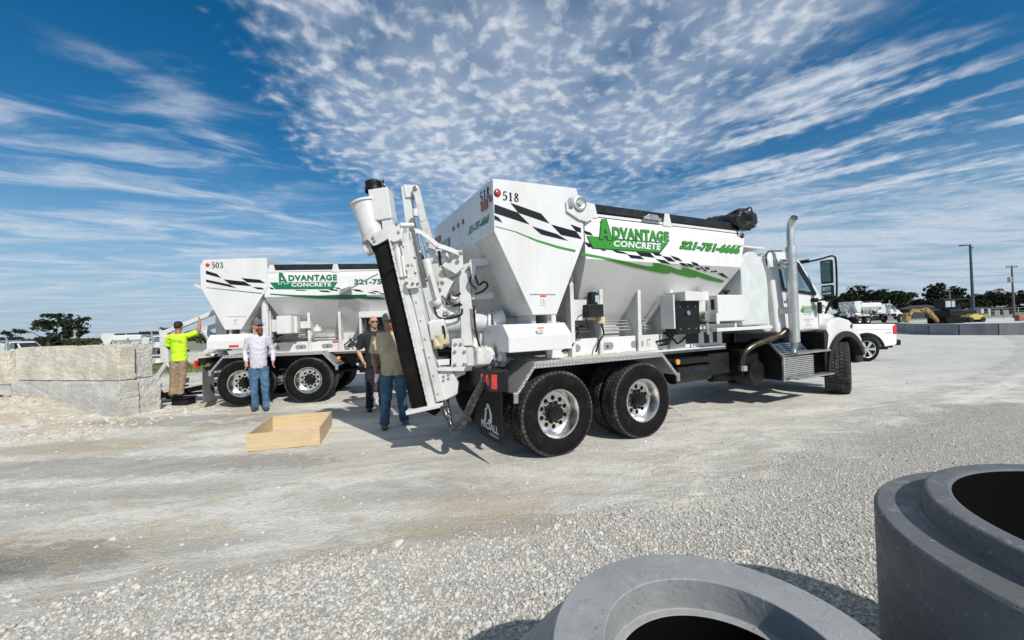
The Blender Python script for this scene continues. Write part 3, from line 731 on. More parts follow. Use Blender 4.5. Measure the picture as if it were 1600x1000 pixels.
    # front fenders
    for mir in (0, 1):
        f = (lambda q: Vector((q[0], 2.44 - q[1], q[2]))) if mir else None
        cu, cw = 6.72, .50
        out = [(6.06, .82), (6.04, 1.10), (6.12, 1.38), (6.30, 1.50), (6.62, 1.52), (6.95, 1.46), (7.24, 1.30), (7.42, 1.08), (7.46, .82)]
        inn = [(cu + .67 * math.cos(a), cw + .67 * math.sin(a)) for a in [R(33 + i * (114) / 12) for i in range(13)]]
        mb = MB(); mb.prism(out + inn, -.0, .50, 'v', 0, f)
        fn = mb.build('front_fender', WHITE, root, .045, 4)
        mb = MB(); ro, ri_ = .745, .635; rg = [R(20 + i * 168 / 22) for i in range(23)]
        pl = [(cu + ro * math.cos(a), cw + ro * math.sin(a)) for a in rg] + [(cu + ri_ * math.cos(a), cw + ri_ * math.sin(a)) for a in rg[::-1]]
        mb.prism(pl, -.05, .22, 'v', 0, f); mb.build('fender_flare', VBLK, fn, .012)
        mb = MB(); mb.prism([(5.93, .50), (5.93, 1.26), (6.02, 1.3), (6.10, 1.2), (6.02, .9), (5.99, .5)], -.02, .6, 'v', 0, f); mb.build('fender_liner', BLACK, fn, .01)
        mb = MB(); mb.lathe([(.045, .01), (.045, -.008), (.03, -.016), (.0005, -.018)], (7.0, .0 if not mir else 2.44, 1.33), (0, 1 if not mir else -1, 0), 18); mb.build('marker_lamp', REDT, fn)
        mb = MB(); mb.box((7.38, .22 if not mir else 1.92, 1.0), (7.46, .52 if not mir else 2.22, 1.22)); mb.build('headlight', CHROME, fn, .02)
    # exhaust stack, shield, pipe
    eu, ev = 4.97, -.01
    mb = MB(); mb.tube([(eu, ev, 1.1), (eu, ev, 2.9)] + cr([(eu, ev, 3.05), (eu - .004, ev - .01, 3.15), (eu - .03, ev - .045, 3.23), (eu - .085, ev - .12, 3.28)]), .058, 24, caps=False)
    mb.tube([(eu - .079, ev - .112, 3.276), (eu - .03, ev - .045, 3.23)], .054, 20, 1); 
    ex = mb.build('exhaust_stack', [STACK, VBLK], root)
    mb = MB()
    n = 20; zs = np.linspace(1.18, 2.72, 60)
    for i, z in enumerate(zs[:-1]): mb.lathe([(.082, 0), (.082, .016), (.076, .018), (.076, .0258)], (eu, ev, z), (0, 0, 1), n, 0)
    mb.lathe([(.084, 0), (.084, .14)], (eu, ev, 2.66), (0, 0, 1), 24); mb.lathe([(.082, 0), (.082, .06), (.06, .0601)], (eu, ev, 1.12), (0, 0, 1), 24)
    mb.build('heat_shield', STACK, ex)
    mb = MB(); mb.tube([(eu, ev, 1.12), (eu, ev + .03, .95), (eu, ev + .1, .9)], .05, 14); mb.build('lower_pipe', STEELG, ex)
    mb = MB(); mb.box((eu - .22, .0, 2.50), (eu - .05, .16, 2.54)); mb.box((eu - .22, .0, 2.43), (eu - .05, .16, 2.46)); mb.tube([(eu - .2, .05, 2.4), (eu - .2, .05, 2.58)], .02, 8); mb.box((eu - .12, .0, 1.62), (eu - .05, .16, 1.74)); mb.build('stack_bracket', STEELG, ex)
    mb = MB(); mb.tube(cr([(4.02, .34, .72), (3.98, .32, .86), (4.02, .28, .99), (4.2, .24, 1.09), (4.5, .2, 1.16), (4.8, .15, 1.24), (4.95, .1, 1.34)]), .052, 18); mb.build('exhaust_pipe', BRONZE, ex)
    mb = MB(); mb.tube([(4.02, .34, .66), (4.02, .34, .75)], .08, 18); mb.build('pipe_clamp', CHROME, ex)
    # grab bar
    mb = MB(); mb.tube([(5.16, .13, 1.5), (5.16, .07, 1.56), (5.16, .07, 2.5), (5.16, .13, 2.56)], .014, 10); mb.build('grab_bar', STEELG, root)
    # battery / step box
    for mir in (0, 1):
        f = (lambda q: Vector((q[0], 2.44 - q[1], q[2]))) if mir else None
        mb = MB(); mb.prism([(.02, .46), (.02, .86), (.22, 1.10), (.62, 1.10), (.62, .46)], 4.62, 5.58, 'u', 0, f); sb = mb.build('step_box', VBLK, root, .01)
        rb = MB()
        for k in range(11):
            z = .49 + k * .034; rb.prism([(.006, z), (-.006, z + .004), (-.006, z + .022), (.006, z + .028)], 4.66, 5.56, 'u', 0, f)
        for k in range(7):
            t = k / 7; y = .03 + .19 * t; z = .875 + .225 * t; rb.prism([(y - .01, z - .01), (y - .022, z + .006), (y - .008, z + .022), (y + .006, z + .012)], 4.66, 5.50, 'u', 0, f)
        rb.prism([(.018, .45), (-.012, .45), (-.012, .87), (.205, 1.12), (.23, 1.10), (.018, .855)], 4.60, 4.645, 'u', 0, f)
        rb.build('ribbed_cover', ALU, sb)
        st_ = MB(); st_.prism([(-.14, .475), (.03, .475), (.03, .505), (-.14, .505)], 4.80, 5.98, 'u', 0, f); st_.build('step', STEELG, sb, .006)
        st_ = MB(); st_.prism([(-.10, .905), (.10, .905), (.10, .935), (-.10, .935)], 4.88, 5.98, 'u', 0, f); st_.build('step', STEELG, sb, .006)
    # mirrors
    for mir in (0, 1):
        f = (lambda p: Vector((p[0], 2.44 - p[1], p[2]))) if mir else (lambda p: Vector(p))
        mb = MB(); pts = [(5.85, .18, 2.60), (5.95, .0, 2.63), (6.0, -.14, 2.665), (6.03, -.18, 2.655), (6.05, -.20, 2.6), (6.06, -.20, 2.3), (6.05, -.19, 1.92), (6.02, -.16, 1.87), (5.98, .0, 1.86), (5.93, .14, 1.86)]
        mb.tube(cr([f(p) for p in pts]), .016, 10)
        mb.tube([f((5.76, .34, 2.60)), f((5.86, .14, 2.615))], .035, 10); mb.tube([f((5.92, .16, 1.87)), f((5.95, .07, 1.86))], .04, 10)
        arm = mb.build('mirror_arm', VBLK, root)
        for (z0, z1, nm) in ((2.16, 2.60, 'mirror'), (1.93, 2.13, 'convex_mirror')):
            m2 = MB(); q = [f(p) for p in ((5.96, -.17, z0), (6.04, -.17, z0), (6.04, .02, z0), (5.96, .02, z0))]; q2 = [Vector((p.x, p.y, z1)) for p in q]
            m2.add(q + q2, [(0, 3, 2, 1), (4, 5, 6, 7), (0, 1, 5, 4), (1, 2, 6, 5), (2, 3, 7, 6), (3, 0, 4, 7)]); hs = m2.build('mirror_housing', VBLK, arm, .025, 3)
            m3 = MB(); m3.plate([f(p) for p in ((5.957, -.148, z0 + .03), (5.957, -.002, z0 + .03), (5.957, -.002, z1 - .03), (5.957, -.148, z1 - .03))], .003, (-1, 0, 0)); m3.build('mirror_glass', CHROME if nm == 'convex_mirror' else GLASS, arm)
    # hood mirror and door mirror dark shapes
    mb = MB(); mb.box((6.00, .06, 1.60), (6.10, .12, 1.83)); mb.build('fender_mirror', VBLK, root, .03, 3)
    mb = MB(); mb.tube([(6.30, .12, 1.60), (6.37, .06, 1.80)], [.018, .03], 10); mb.build('mirror_stalk', VBLK, root)
    # mud flaps, lamps
    for v0, v1, ml in ((-.06, .60, 1), (1.84, 2.50, 0)):
        mb = MB(); mb.box((-.80, v0 if new else max(v0, .06), .27 if new else .12), (-.79, v1 if new else v1 - .12, .90)); mb.build('mud_flap', mat('mud_flap_rubber', (.008, .009, .010), .55, spec=.25) if new else mat('grey_flap', (.16, .16, .155), .6, var=.2), root)
        mb = MB(); mb.box((-.88, v0, .86) if new else (-.84, v0 + .05, .98), (-.70, v1 + .1, 1.10)); lb = mb.build('lamp_bracket', BLACK, root, .01)
        for k in range(2):
            m3 = MB(); vv = (.10 + .15 * k) if ml else (2.34 - .15 * k)
            m3.lathe([(.062, .02), (.062, .0), (.045, -.012), (.0005, -.016)], (-.884, vv, .985), (1, 0, 0), 20); m3.build('tail_lamp', RED, lb)
        m3 = MB(); vv = -.062 if ml else 2.442; m3.box((-.888, vv, .90), (-.84, vv + .05, 1.06)); m3.build('side_reflector', RED, lb, .004)
    mb = MB(); mb.tube([(2.04, .0, .98), (2.04, .02, .98)], .038, 16); mb.tube([(2.04, .03, .98), (2.04, .8, .98)], .015, 6, 1); mb.build('side_marker', [AMBER, BLACK], root)
    return cb, hop, gb


def rear_lamp(cb, fr, new):
    pass


def decals(fr, cb, hop, root, new):
    G_ = GREEN if new else GREEN2
    vB = .026
    bs = lambda px, py: fr.side(px, py, vB)
    if new:
        z3 = lambda p: zz(p, 740, 260, 1000 / 220); z5 = lambda p: zz(p, 900, 300, 5)
        decal('checker_decal', fr, [z3(p) for p in ([(148, 268), (315, 328), (398, 412), (148, 330)], [(262, 258), (480, 335), (540, 405), (318, 328)], [(148, 346), (178, 362), (206, 399), (148, 375)],
              [(415, 425), (592, 480), (672, 528), (482, 483)], [(552, 412), (728, 461), (770, 516), (622, 486)], [(688, 411), (762, 437), (763, 469), (730, 461)])], VBLK, cb, 'bin', vB)
        decal('swoosh_decal', fr, [z3([(155, 423), (300, 461), (450, 520), (600, 565), (725, 594), (723, 609), (600, 581), (450, 533), (300, 467), (155, 427)])], G_, cb, 'bin', vB)
        c0 = bs(784.5, 312); c1 = bs(811, 299)
        serif_text('fleet_number', '518', lambda x, y: (c0.x + (c1.x - c0.x) * x, vB, c0.z - .002 + .100 * y), VBLK, cb)
        q = bs(777, 301.3); mb = MB(); mb.lathe([(.030, 0), (.030, -.012), (.02, -.018), (.0005, -.018)], (q.x, vB, q.z), (0, 1, 0), 20, 0); mb.lathe([(.041, 0), (.041, -.010), (.030, -.010)], (q.x, vB, q.z), (0, 1, 0), 20, 1); mb.build('marker_lamp', [RED, VBLK], cb)
        # rear face things
        ur = -.774
        def rf(px, py): return fr.rear(px, py, ur)
        r0 = rf(752, 304); r1 = rf(764, 287)
        serif_text('rear_fleet_number', '518', lambda x, y: (ur, .42 - .30 * x, 3.06 + .13 * y), VBLK, cb)
        ml = MB()
        for v, z in ((.09, 3.03), (2.32, 3.03)): ml.lathe([(.038, 0), (.038, -.010), (.0005, -.012)], (ur, v, z), (1, 0, 0), 18, 0)
        for v in (1.02, 1.22, 1.42): ml.lathe([(.034, 0), (.034, -.008), (.0005, -.009)], (ur, v, 3.0), (1, 0, 0), 16, 0)
        for v in (.27, 2.16): ml.box((ur - .012, v - .09, 2.95), (ur, v + .09, 3.05), 1)
        ml.build('rear_marker', [REDT, mat('dull_amber', (.26, .10, .05), .35)], cb)
        put_text('rear_phone_number', '321-751-6666', lambda x, y: (ur, .82 - .66 * x, 2.78 + .10 * y), GREEN2, cb, .03, .1)
        put_text('rear_sign', 'CONCRETE', lambda x, y: (ur - .001, 2.28 - .56 * x, 2.72 + .08 * y), VWHT, cb, .02)
        mb = MB(); mb.box((ur - .0005, 1.60, 2.68), (ur + .003, 2.36, 2.92)); mb.build('rear_sign_panel', GREEN2, cb)
        put_text('rear_sign', 'ADVANTAGE', lambda x, y: (ur - .001, 2.30 - .62 * x, 2.82 + .08 * y), VWHT, cb, .02)
        mb = MB(); bolts(mb, [(ur, .12 + .3 * k, 2.70) for k in range(8)], (-1, 0, 0), .008, .004); mb.build('rivet', STEELG, cb)
        # hopper side
        dk = [[(60, 300), (115, 318), (130, 342), (75, 330)], [(60, 388), (105, 402), (130, 435), (95, 430)], [(190, 448), (225, 452), (236, 462), (205, 458)], [(275, 450), (370, 468), (410, 487), (320, 475)],
              [(400, 487), (500, 500), (535, 527), (430, 517)], [(470, 468), (580, 477), (615, 515), (505, 500)], [(590, 471), (650, 480), (675, 500), (622, 497)], [(620, 523), (690, 532), (745, 565), (665, 552)],
              [(672, 500), (735, 510), (780, 547), (722, 541)], [(735, 495), (800, 515), (835, 545), (775, 531)], [(800, 550), (850, 557), (883, 587), (832, 575)], [(857, 556), (900, 562), (925, 588), (887, 582)],
              [(900, 543), (950, 558), (965, 582), (915, 570)], [(930, 588), (965, 594), (975, 608), (945, 605)], [(1005, 583), (1045, 590), (1038, 607), (1012, 601)], [(985, 598), (1010, 606), (1028, 622), (1000, 617)],
              [(965, 582), (985, 585), (1000, 600), (975, 597)], [(1050, 614), (1078, 618), (1072, 628), (1052, 623)], [(1078, 610), (1105, 616), (1092, 628), (1080, 624)], [(1100, 636), (1142, 632), (1197, 676), (1150, 662)]]
        decal('checker_decal', fr, [z5(p) for p in dk], VBLK, hop)
        sw = [[(42, 474), (220, 507), (400, 545), (500, 568), (560, 579), (595, 581), (607, 571), (601, 558), (588, 551), (640, 556), (740, 582), (790, 603), (820, 607), (832, 598), (826, 589), (812, 583), (870, 594), (960, 625), (1060, 660), (1140, 685), (1156, 695),
              (1150, 705), (1120, 706), (1060, 694), (1000, 680), (950, 662), (893, 626), (925, 652), (944, 661), (935, 668), (880, 665), (800, 645), (745, 627), (697, 599), (720, 614), (736, 627), (725, 636), (680, 635), (560, 612), (400, 575), (200, 520), (42, 494)]]
        decal('swoosh_decal', fr, [z5(p) for p in sw], G_, hop, off=-.004)
        decal('logo_boat', fr, [z5([(81, 343), (270, 361), (720, 397), (655, 479), (124, 442)])], VGRN_DK, hop, off=-.005)
        decal('logo_boat', fr, [z5([(89, 349), (270, 367), (708, 402), (649, 471), (131, 436)])], G_, hop, off=-.007)
        decal('logo_initial', fr, [z5([(192, 211), (237, 213), (288, 384), (240, 381), (234, 352), (216, 352), (212, 378), (177, 374)])], VGRN_DK, hop, off=-.009)
        decal('logo_initial', fr, [z5(p) for p in ([(197, 216), (214, 217), (221, 285), (214, 345), (208, 372), (183, 370)], [(214, 217), (232, 218), (281, 379), (246, 377), (238, 325), (222, 285)], [(214, 325), (238, 325), (240, 346), (213, 346)])], G_, hop, off=-.011)
        A = hop_point(fr, *z5([(284, 362)])[0]); B = hop_point(fr, *z5([(722, 315)])[0])
        zt = hop_point(fr, *z5([(284, 278)])[0]).z - A.z
        mp = lambda x, y, o: Vector((A.x + (B.x - A.x) * x, HV - o, A.z - .004 + (hop_point_z(fr, 722, 386) - A.z) * x + zt * y))
        def hz(px, py): return hop_point(fr, *z5([(px, py)])[0]).z
        zb0, zb1, zt0, zt1 = hz(284, 364), hz(718, 388), hz(284, 272), hz(722, 312)
        def mt(o):
            return lambda x, y: Vector((A.x + (B.x - A.x) * x, HV - o, (zb0 + (zb1 - zb0) * x) * (1 - y) + (zt0 + (zt1 - zt0) * x) * y))
        put_text('logo_lettering', 'DVANTAGE', mt(.009), VGRN_DK, hop, .060, 0, 1.12, lay=.045); put_text('logo_lettering', 'DVANTAGE', mt(.0105), G_, hop, .042, 0, 1.12, lay=.045)
        C0 = hop_point(fr, *z5([(290, 420)])[0]); C1 = hop_point(fr, *z5([(655, 430)])[0]); cb0, cb1, ct0, ct1 = hz(290, 426), hz(650, 456), hz(290, 379), hz(655, 402)
        put_text('logo_lettering', 'CONCRETE', lambda x, y: Vector((C0.x + (C1.x - C0.x) * x, HV - .013, (cb0 + (cb1 - cb0) * x) * (1 - y) + (ct0 + (ct1 - ct0) * x) * y)), VWHT, hop, .040, .02, 1.1)
        D0 = hop_point(fr, *z5([(820, 440)])[0]); D1 = hop_point(fr, *z5([(1280, 470)])[0]); d0, d1, e0, e1 = hz(822, 448), hz(1270, 487), hz(830, 380), hz(1280, 420)
        def mph(o): return lambda x, y: Vector((D0.x + (D1.x - D0.x) * x, HV - o, (d0 + (d1 - d0) * x) * (1 - y) + (e0 + (e1 - e0) * x) * y))
        put_text('phone_number', '321-751-6666', mph(.004), VGRN_DK, hop, .088, .06, 1.02, lay=.06); put_text('phone_number', '321-751-6666', mph(.006), G_, hop, .042, .06, 1.02, lay=.06)
        q = hop_point(fr, 1160, 368); mb = MB(); mb.lathe([(.03, 0), (.03, -.012), (.0005, -.014)], (q.x, HV, q.z), (0, 1, 0), 16, 0); mb.lathe([(.042, 0), (.042, -.007), (.03, -.007)], (q.x, HV, q.z), (0, 1, 0), 16, 1); mb.build('marker_lamp', [REDT, BLACK], hop)
        # winch on the bin shoulder
        q = bs(903, 319); mb = MB()
        pl = [(fr.side(x, y, -.0).x, fr.side(x, y, -.0).z) for x, y in ((885, 315), (886, 330), (905, 343), (918, 347), (930, 338), (921, 316))]
        mb.prism(pl, .0, .03, 'v'); wn = mb.build('winch_plate', WHITE2, root, .004)
        mb = MB(); mb.lathe([(.095, .0), (.095, -.02), (.07, -.024), (.05, -.012), (.03, -.012), (.03, -.03), (.0005, -.03)], (q.x, -.002, q.z), (0, 1, 0), 28); mb.box((q.x - .16, -.03, q.z - .06), (q.x - .1, 0, q.z + .05)); mb.build('winch_wheel', STEELG, wn)
        mb = MB(); mb.box((-.34, .022, 1.695), (.05, .0265, 1.70)); p0, p1 = bs(828, 460), bs(868, 460)
        mb.box((p0.x, .0255, p0.z - .004), (p1.x, .028, p0.z + .004)); mb.build('bin_seam', VGREY, cb)
        warn(root, bs(849, 469), vB - .002, .075, .12); warn(root, fr.side(845, 516, -.012), -.014, .09, .07)
        warn(root, fr.side(1014, 535, .415), .412, .06, .10)
    else:
        z5 = lambda p: zz(p, 300, 380, 5)
        decal('checker_decal', fr, [z5(p) for p in ([(108, 213), (195, 240), (228, 272), (108, 240)], [(108, 283), (290, 322), (350, 352), (112, 303)], [(245, 282), (410, 300), (468, 336), (300, 322)], [(385, 272), (530, 285), (572, 312), (430, 305)], [(470, 342), (545, 346), (566, 361), (515, 360)])], VBLK, cb, 'bin', vB)
        decal('swoosh_decal', fr, [z5([(112, 345), (300, 364), (450, 380), (545, 389), (545, 396), (450, 386), (300, 369), (112, 349)])], G_, cb, 'bin', vB)
        c0 = bs(330, 418.5); c1 = bs(349, 410.5)
        serif_text('fleet_number', '503', lambda x, y: (c0.x + (c1.x - c0.x) * x, vB, c0.z + .13 * y - .01), VBLK, cb)
        q = bs(324.5, 414); mb = MB(); mb.lathe([(.040, 0), (.040, -.010), (.0005, -.012)], (q.x, vB, q.z), (0, 1, 0), 20, 0); mb.build('marker_lamp', [RED], cb)
        decal('checker_decal', fr, [z5(p) for p in ([(600, 345), (628, 347), (648, 361), (620, 360)], [(800, 364), (875, 366), (905, 374), (815, 370)], [(985, 368), (1060, 370), (1090, 384), (1010, 380)], [(1060, 358), (1130, 362), (1150, 374), (1090, 370)], [(1110, 345), (1150, 347), (1165, 358), (1130, 356)],
               [(1250, 358), (1310, 363), (1345, 380), (1280, 376)], [(1370, 380), (1420, 384), (1440, 396), (1400, 392)], [(1400, 370), (1450, 374), (1475, 386), (1430, 382)], [(1460, 388), (1500, 392), (1510, 400), (1475, 398)])], VBLK, hop)
        decal('swoosh_decal', fr, [z5(p) for p in ([(610, 393), (800, 404), (1000, 408), (1140, 402), (1140, 416), (1240, 420), (1295, 433), (1200, 440), (1000, 433), (800, 418), (610, 402)], [(1130, 404), (1365, 400), (1365, 414), (1460, 418), (1520, 432), (1480, 440), (1380, 438), (1240, 422)])], G_, hop, off=-.004)
        decal('logo_boat', fr, [z5([(608, 307), (1139, 301), (1102, 359), (652, 360)])], G_, hop, off=-.005)
        decal('logo_initial', fr, [z5([(674, 224), (709, 224), (757, 319), (722, 320), (718, 304), (704, 304), (700, 322), (676, 322)])], VWHT, hop, off=-.007)
        decal('logo_initial', fr, [z5(p) for p in ([(679, 229), (692, 229), (698, 262), (697, 318), (681, 318)], [(692, 229), (705, 229), (751, 315), (727, 316), (716, 285), (698, 262)], [(696, 285), (716, 285), (720, 299), (696, 299)])], G_, hop, off=-.009)
        def P5(x, y): return hop_point(fr, *z5([(x, y)])[0])
        a, b, c = P5(755, 296), P5(1135, 290), P5(755, 248)
        put_text('logo_lettering', 'DVANTAGE', lambda x, y: Vector((a.x + (b.x - a.x) * x, HV - .01, a.z + (b.z - a.z) * x + (c.z - a.z) * y)), G_, hop, .045, 0, 1.12)
        a2, b2, c2 = P5(778, 341), P5(1088, 338), P5(778, 309)
        put_text('logo_lettering', 'CONCRETE', lambda x, y: Vector((a2.x + (b2.x - a2.x) * x, HV - .008, a2.z + (b2.z - a2.z) * x + (c2.z - a2.z) * y)), VWHT, hop, .040, 0, 1.1)
        a3, b3, c3 = P5(1268, 325), P5(1700, 320), P5(1268, 280)
        put_text('phone_number', '321-751-6666', lambda x, y: Vector((a3.x + (b3.x - a3.x) * x, HV - .004, a3.z + (b3.z - a3.z) * x + (c3.z - a3.z) * y)), G_, hop, .05, 0, 1.06)
        warn(root, bs(368, 503), vB - .002, .07, .10)
        mb = MB(); p0, p1 = bs(355, 495), bs(384, 495); mb.box((p0.x, .0255, p0.z - .003), (p1.x, .028, p0.z + .003)); mb.build('bin_seam', VGREY, cb)
def hop_point_z(fr, a, b): return hop_point(fr, 900 + a / 5, 300 + b / 5).z
def warn(root, q, v, wd, ht):
    mb = MB(); x, z = q.x, q.z
    mb.box((x - wd / 2, v, z - ht / 2), (x + wd / 2, v + .0015, z + ht / 2), 0); mb.box((x - wd / 2, v - .0008, z + ht * .3), (x + wd / 2, v, z + ht * .48), 1)
    mb.plate([(x - wd * .22, v - .0008, z - ht * .05), (x + wd * .22, v - .0008, z - ht * .05), (x, v - .0008, z + ht * .22)], .0007, (0, 1, 0), 2)
    for k in range(3): mb.box((x - wd * .38, v - .0008, z - ht * (.16 + .11 * k)), (x + wd * .38, v, z - ht * (.13 + .11 * k)), 3)
    return mb.build('warning_sticker', [VWHT, RED, AMBER, VGREY], root)


def rear_machinery(fr, root):
    A = lambda px, py, Y=5.0: fr.at(px, py, Y)
    toward = fr.loc(fr.O + Vector((0, -1, 0)))    # local vector pointing at the camera side
    rt = fr.loc(fr.O + Vector((1, 0, 0)))
    # ---------- auger: rubber bottom + white trough
    B, T = A(659, 632, 4.95), A(600, 381, 4.85); ax = (T - B).normalized(); L = (rt - ax * rt.dot(ax)).normalized(); N = ax.cross(L).normalized()
    if N.dot(toward) < 0: N = -N
    def ext(mb, prof, p0, p1, mi=0, sm=False):
        n = len(prof); vs = [p + L * x + N * y for p in (p0, p1) for x, y in prof]
        mb.add(vs, [tuple(range(n)), tuple(range(n, 2 * n))] + [(i, (i + 1) % n, (i + 1) % n + n, i + n) for i in range(n)], mi, sm)
    au = MB(); pr = [(.115, -.15)] + [(-.035 + .095 * -math.sin(R(a)) * 1.0, -.15 * math.cos(R(a))) for a in range(0, 181, 15)] + [(.115, .15)]
    ext(au, pr, B, T); auo = au.build('auger_rubber', BELT, root, .004)
    au = MB()
    ext(au, [(.117, -.20), (.117, .20), (.135, .20), (.135, -.20)], B - ax * .01, T + ax * .02)
    ext(au, [(.136, -.15), (.136, .15), (.20, .15), (.20, -.15)], B, T + ax * .0)
    ext(au, [(.201, -.12), (.201, .12), (.225, .12), (.225, -.12)], B, T + ax * .0)
    ext(au, [(.226, -.15), (.226, .15), (.31, .15), (.31, -.15)], B + ax * .02, T - ax * .1)
    tr = au.build('auger_trough', WHITE2, root, .004)
    bl = MB(); Lg = (T - B).length
    bolts(bl, [B + ax * (Lg * (k + .5) / 24) + L * .126 + N * .20 for k in range(24)], N, .008, .004)
    bolts(bl, [B + ax * (Lg * (k + .5) / 9) + L * .26 + N * .15 for k in range(9)], N, .012, .006)
    bl.build('bolt_head', STEELG, tr)
    # bottom flange and discharge flap
    mb = MB(); ext(mb, [(-.16, -.2), (-.16, .2), (.30, .2), (.30, -.2)], B - ax * .05, B - ax * .0); mb.build('auger_end_flange', WHITE2, tr, .008)
    def pp(lst, Y, th=.03, name='p', m=WHITE2, par=root, bev=.004):
        mb = MB(); mb.plate([A(x, y, Y) for x, y in lst], th, -toward); return mb.build(name, m, par, bev)
    pp([(660, 640), (697, 625), (690, 640), (679, 650)], 4.98, .012, 'rubber_flap', BELT)
    pp([(682, 583), (704, 574), (716, 600), (714, 616), (690, 628), (680, 600)], 4.86, .30, 'auger_foot_box', WHITE2)
    mb = MB(); bolts(mb, [A(x, y, 4.855) for x, y in ((693, 588), (701, 585), (693, 594), (701, 591))], toward, .016, .01); mb.build('bolt_head', STEELG, root)
    pp([(701, 583), (724, 574), (728, 584), (708, 593)], 4.9, .03, 'pivot_link')
    # top: bucket, motor, brackets
    c0, c1 = A(570, 316, 4.85), A(585, 372, 4.85)
    mb = MB(); d = (c1 - c0); mb.lathe([(.17, 0), (.185, .01), (.185, .03), (.165, .035), (.14, d.length), (.16, d.length + .01), (.16, d.length + .04), (.0005, d.length + .045)], c0, d, 32)
    bk = mb.build('loading_bucket', WHITE2, root)
    mb = MB(); mb.lathe([(.16, .06), (.0005, .06)], c0, d, 32); mb.build('bucket_inside', VBLK, bk)
    m0 = A(602, 347, 4.85); m1 = A(595, 299, 4.85); mb = MB(); mb.beam(m0, m1, .24, .24, L); mb.build('auger_head_box', WHITE2, root, .012)
    mb = MB(); mb.beam(A(612, 378, 4.85), A(606, 326, 4.85), .13, .2, L); mb.beam(A(598, 372, 4.83), A(588, 330, 4.8), .03, .03, L); mb.build('head_bracket', WHITE2, root, .006)
    e0, e1 = A(585, 300, 4.85), A(583, 284, 4.85)
    mb = MB(); mb.lathe([(.11, 0), (.11, .05), (.095, .06), (.10, .09), (.10, .12), (.07, .14), (.0005, .14)], e0, e1 - e0, 14); mb.tube([A(595, 292, 4.85), A(597, 284, 4.84), A(599, 296, 4.84)], .028, 10); mb.build('hydraulic_motor', VBLK, root)
    mb = MB(); mb.tube([A(588, 284, 4.84), A(598, 282, 4.84), A(600, 290, 4.84)], .014, 8); mb.build('motor_fitting', CHROME, root)
    pp([(575, 368), (616, 350), (624, 350), (630, 358), (628, 375), (614, 378), (606, 373), (590, 382), (583, 384), (574, 374)], 4.66, .03, 'pivot_plate')
    pp([(575, 368), (616, 350), (624, 350), (630, 358), (628, 375), (614, 378), (606, 373), (590, 382), (583, 384), (574, 374)], 5.0, .03, 'pivot_plate')
    mb = MB(); mb.tube([A(573, 392, 4.8), A(583, 388, 4.8)], .07, 14); mb.tube([A(625, 352, 4.66), A(646, 352, 4.75)], .03, 10); mb.build('pivot_tube', WHITE2, root)
    mb = MB(); bolts(mb, [A(x, y, 4.655) for x, y in ((620, 349), (623, 362), (626, 375), (585, 376), (583, 371))], toward, .018, .012); mb.build('bolt_head', STEELG, root)
    # side slide with small cylinder
    mb = MB(); mb.tube([A(619, 379, 4.72), A(628, 433, 4.72)], .034, 14); mb.tube([A(628, 400, 4.7), A(633, 432, 4.7)], .02, 10); mb.build('small_ram', WHITE2, root)
    mb = MB(); mb.beam(A(633, 365, 4.78), A(662, 545, 4.82), .09, .09, L); mb.beam(A(641, 378, 4.86), A(672, 545, 4.9), .06, .12, L); mb.build('slide_rail', WHITE2, root, .004)
    pp([(632, 436), (643, 432), (652, 436), (656, 445), (655, 449), (637, 451), (634, 447)], 4.66, .06, 'ram_bracket')
    mb = MB(); bolts(mb, [A(x, y, 4.655) for x, y in ((635.5, 442), (645, 443), (653, 443), (638, 415), (648, 403), (649, 427), (618.5, 379.5))], toward, .017, .012); mb.build('bolt_head', BRASS, root)
    mb = MB(); mb.tube([A(593, 423, 4.66), A(605, 421, 4.66), A(615, 416, 4.68), A(617, 404, 4.7)], .008, 6); mb.build('safety_cable', VBLK, root)
    # boom arms
    mb = MB(); mb.beam(A(635, 292, 4.95), A(645, 372, 5.0), .11, .12, L); mb.beam(A(645, 372, 5.0), A(660, 450, 5.05), .11, .12, L); mb.build('boom_arm', WHITE2, root, .006)
    pp([(630, 288), (652, 289), (653, 296), (641, 308), (634, 308)], 4.88, .14, 'boom_head', WHITE2)
    mb = MB(); mb.beam(A(650, 293, 4.88), A(663, 347, 4.9), .075, .12, L); mb.beam(A(663, 347, 4.9), A(681, 410, 4.95), .09, .12, L); mb.beam(A(678, 400, 4.95), A(692, 444, 5.0), .12, .12, L); mb.build('link_arm', WHITE2, root, .006)
    mb = MB(); bolts(mb, [A(x, y, 4.82) for x, y in ((649, 294), (648.5, 327), (691, 442), (646, 360.5))], toward, .03, .012); mb.build('pivot_pin', BRASS, root)
    mb = MB(); mb.tube([A(650, 340, 4.82), A(666, 405, 4.84)], .019, 12); mb.build('cylinder_rod', CHROME, root)
    mb = MB(); mb.tube([A(648.5, 327, 4.82), A(649.5, 338, 4.82)], .035, 12); mb.build('rod_eye', WHITE2, root); mb = MB(); mb.tube([A(672, 428, 4.78), A(682, 465, 4.80)], .014, 8); mb.build('cylinder_pipe', WHITE2, root)
    mb = MB(); mb.tube([A(666, 405, 4.84), A(683, 471, 4.88)], .052, 18); mb.ball(A(683, 472, 4.88), (.06, .06, .06), 8); mb.build('hydraulic_cylinder', WHITE2, root)
    # curved link to the bin
    pts = [(646, 360), (658, 363), (672, 374), (684, 384), (700, 389), (719, 397)]
    mb = MB(); sd = (0, 0, 1)
    for (p, q) in zip(pts, pts[1:]): mb.beam(A(*p, 4.76), A(*q, 4.8), .055, .035, (0, 0, 1))
    mb.build('curved_link', WHITE2, root, .004)
    mb = MB(); bolts(mb, [A(646, 360, 4.735), A(720, 396, 4.735)], toward, .026, .012); mb.build('link_eye', BRASS, root)
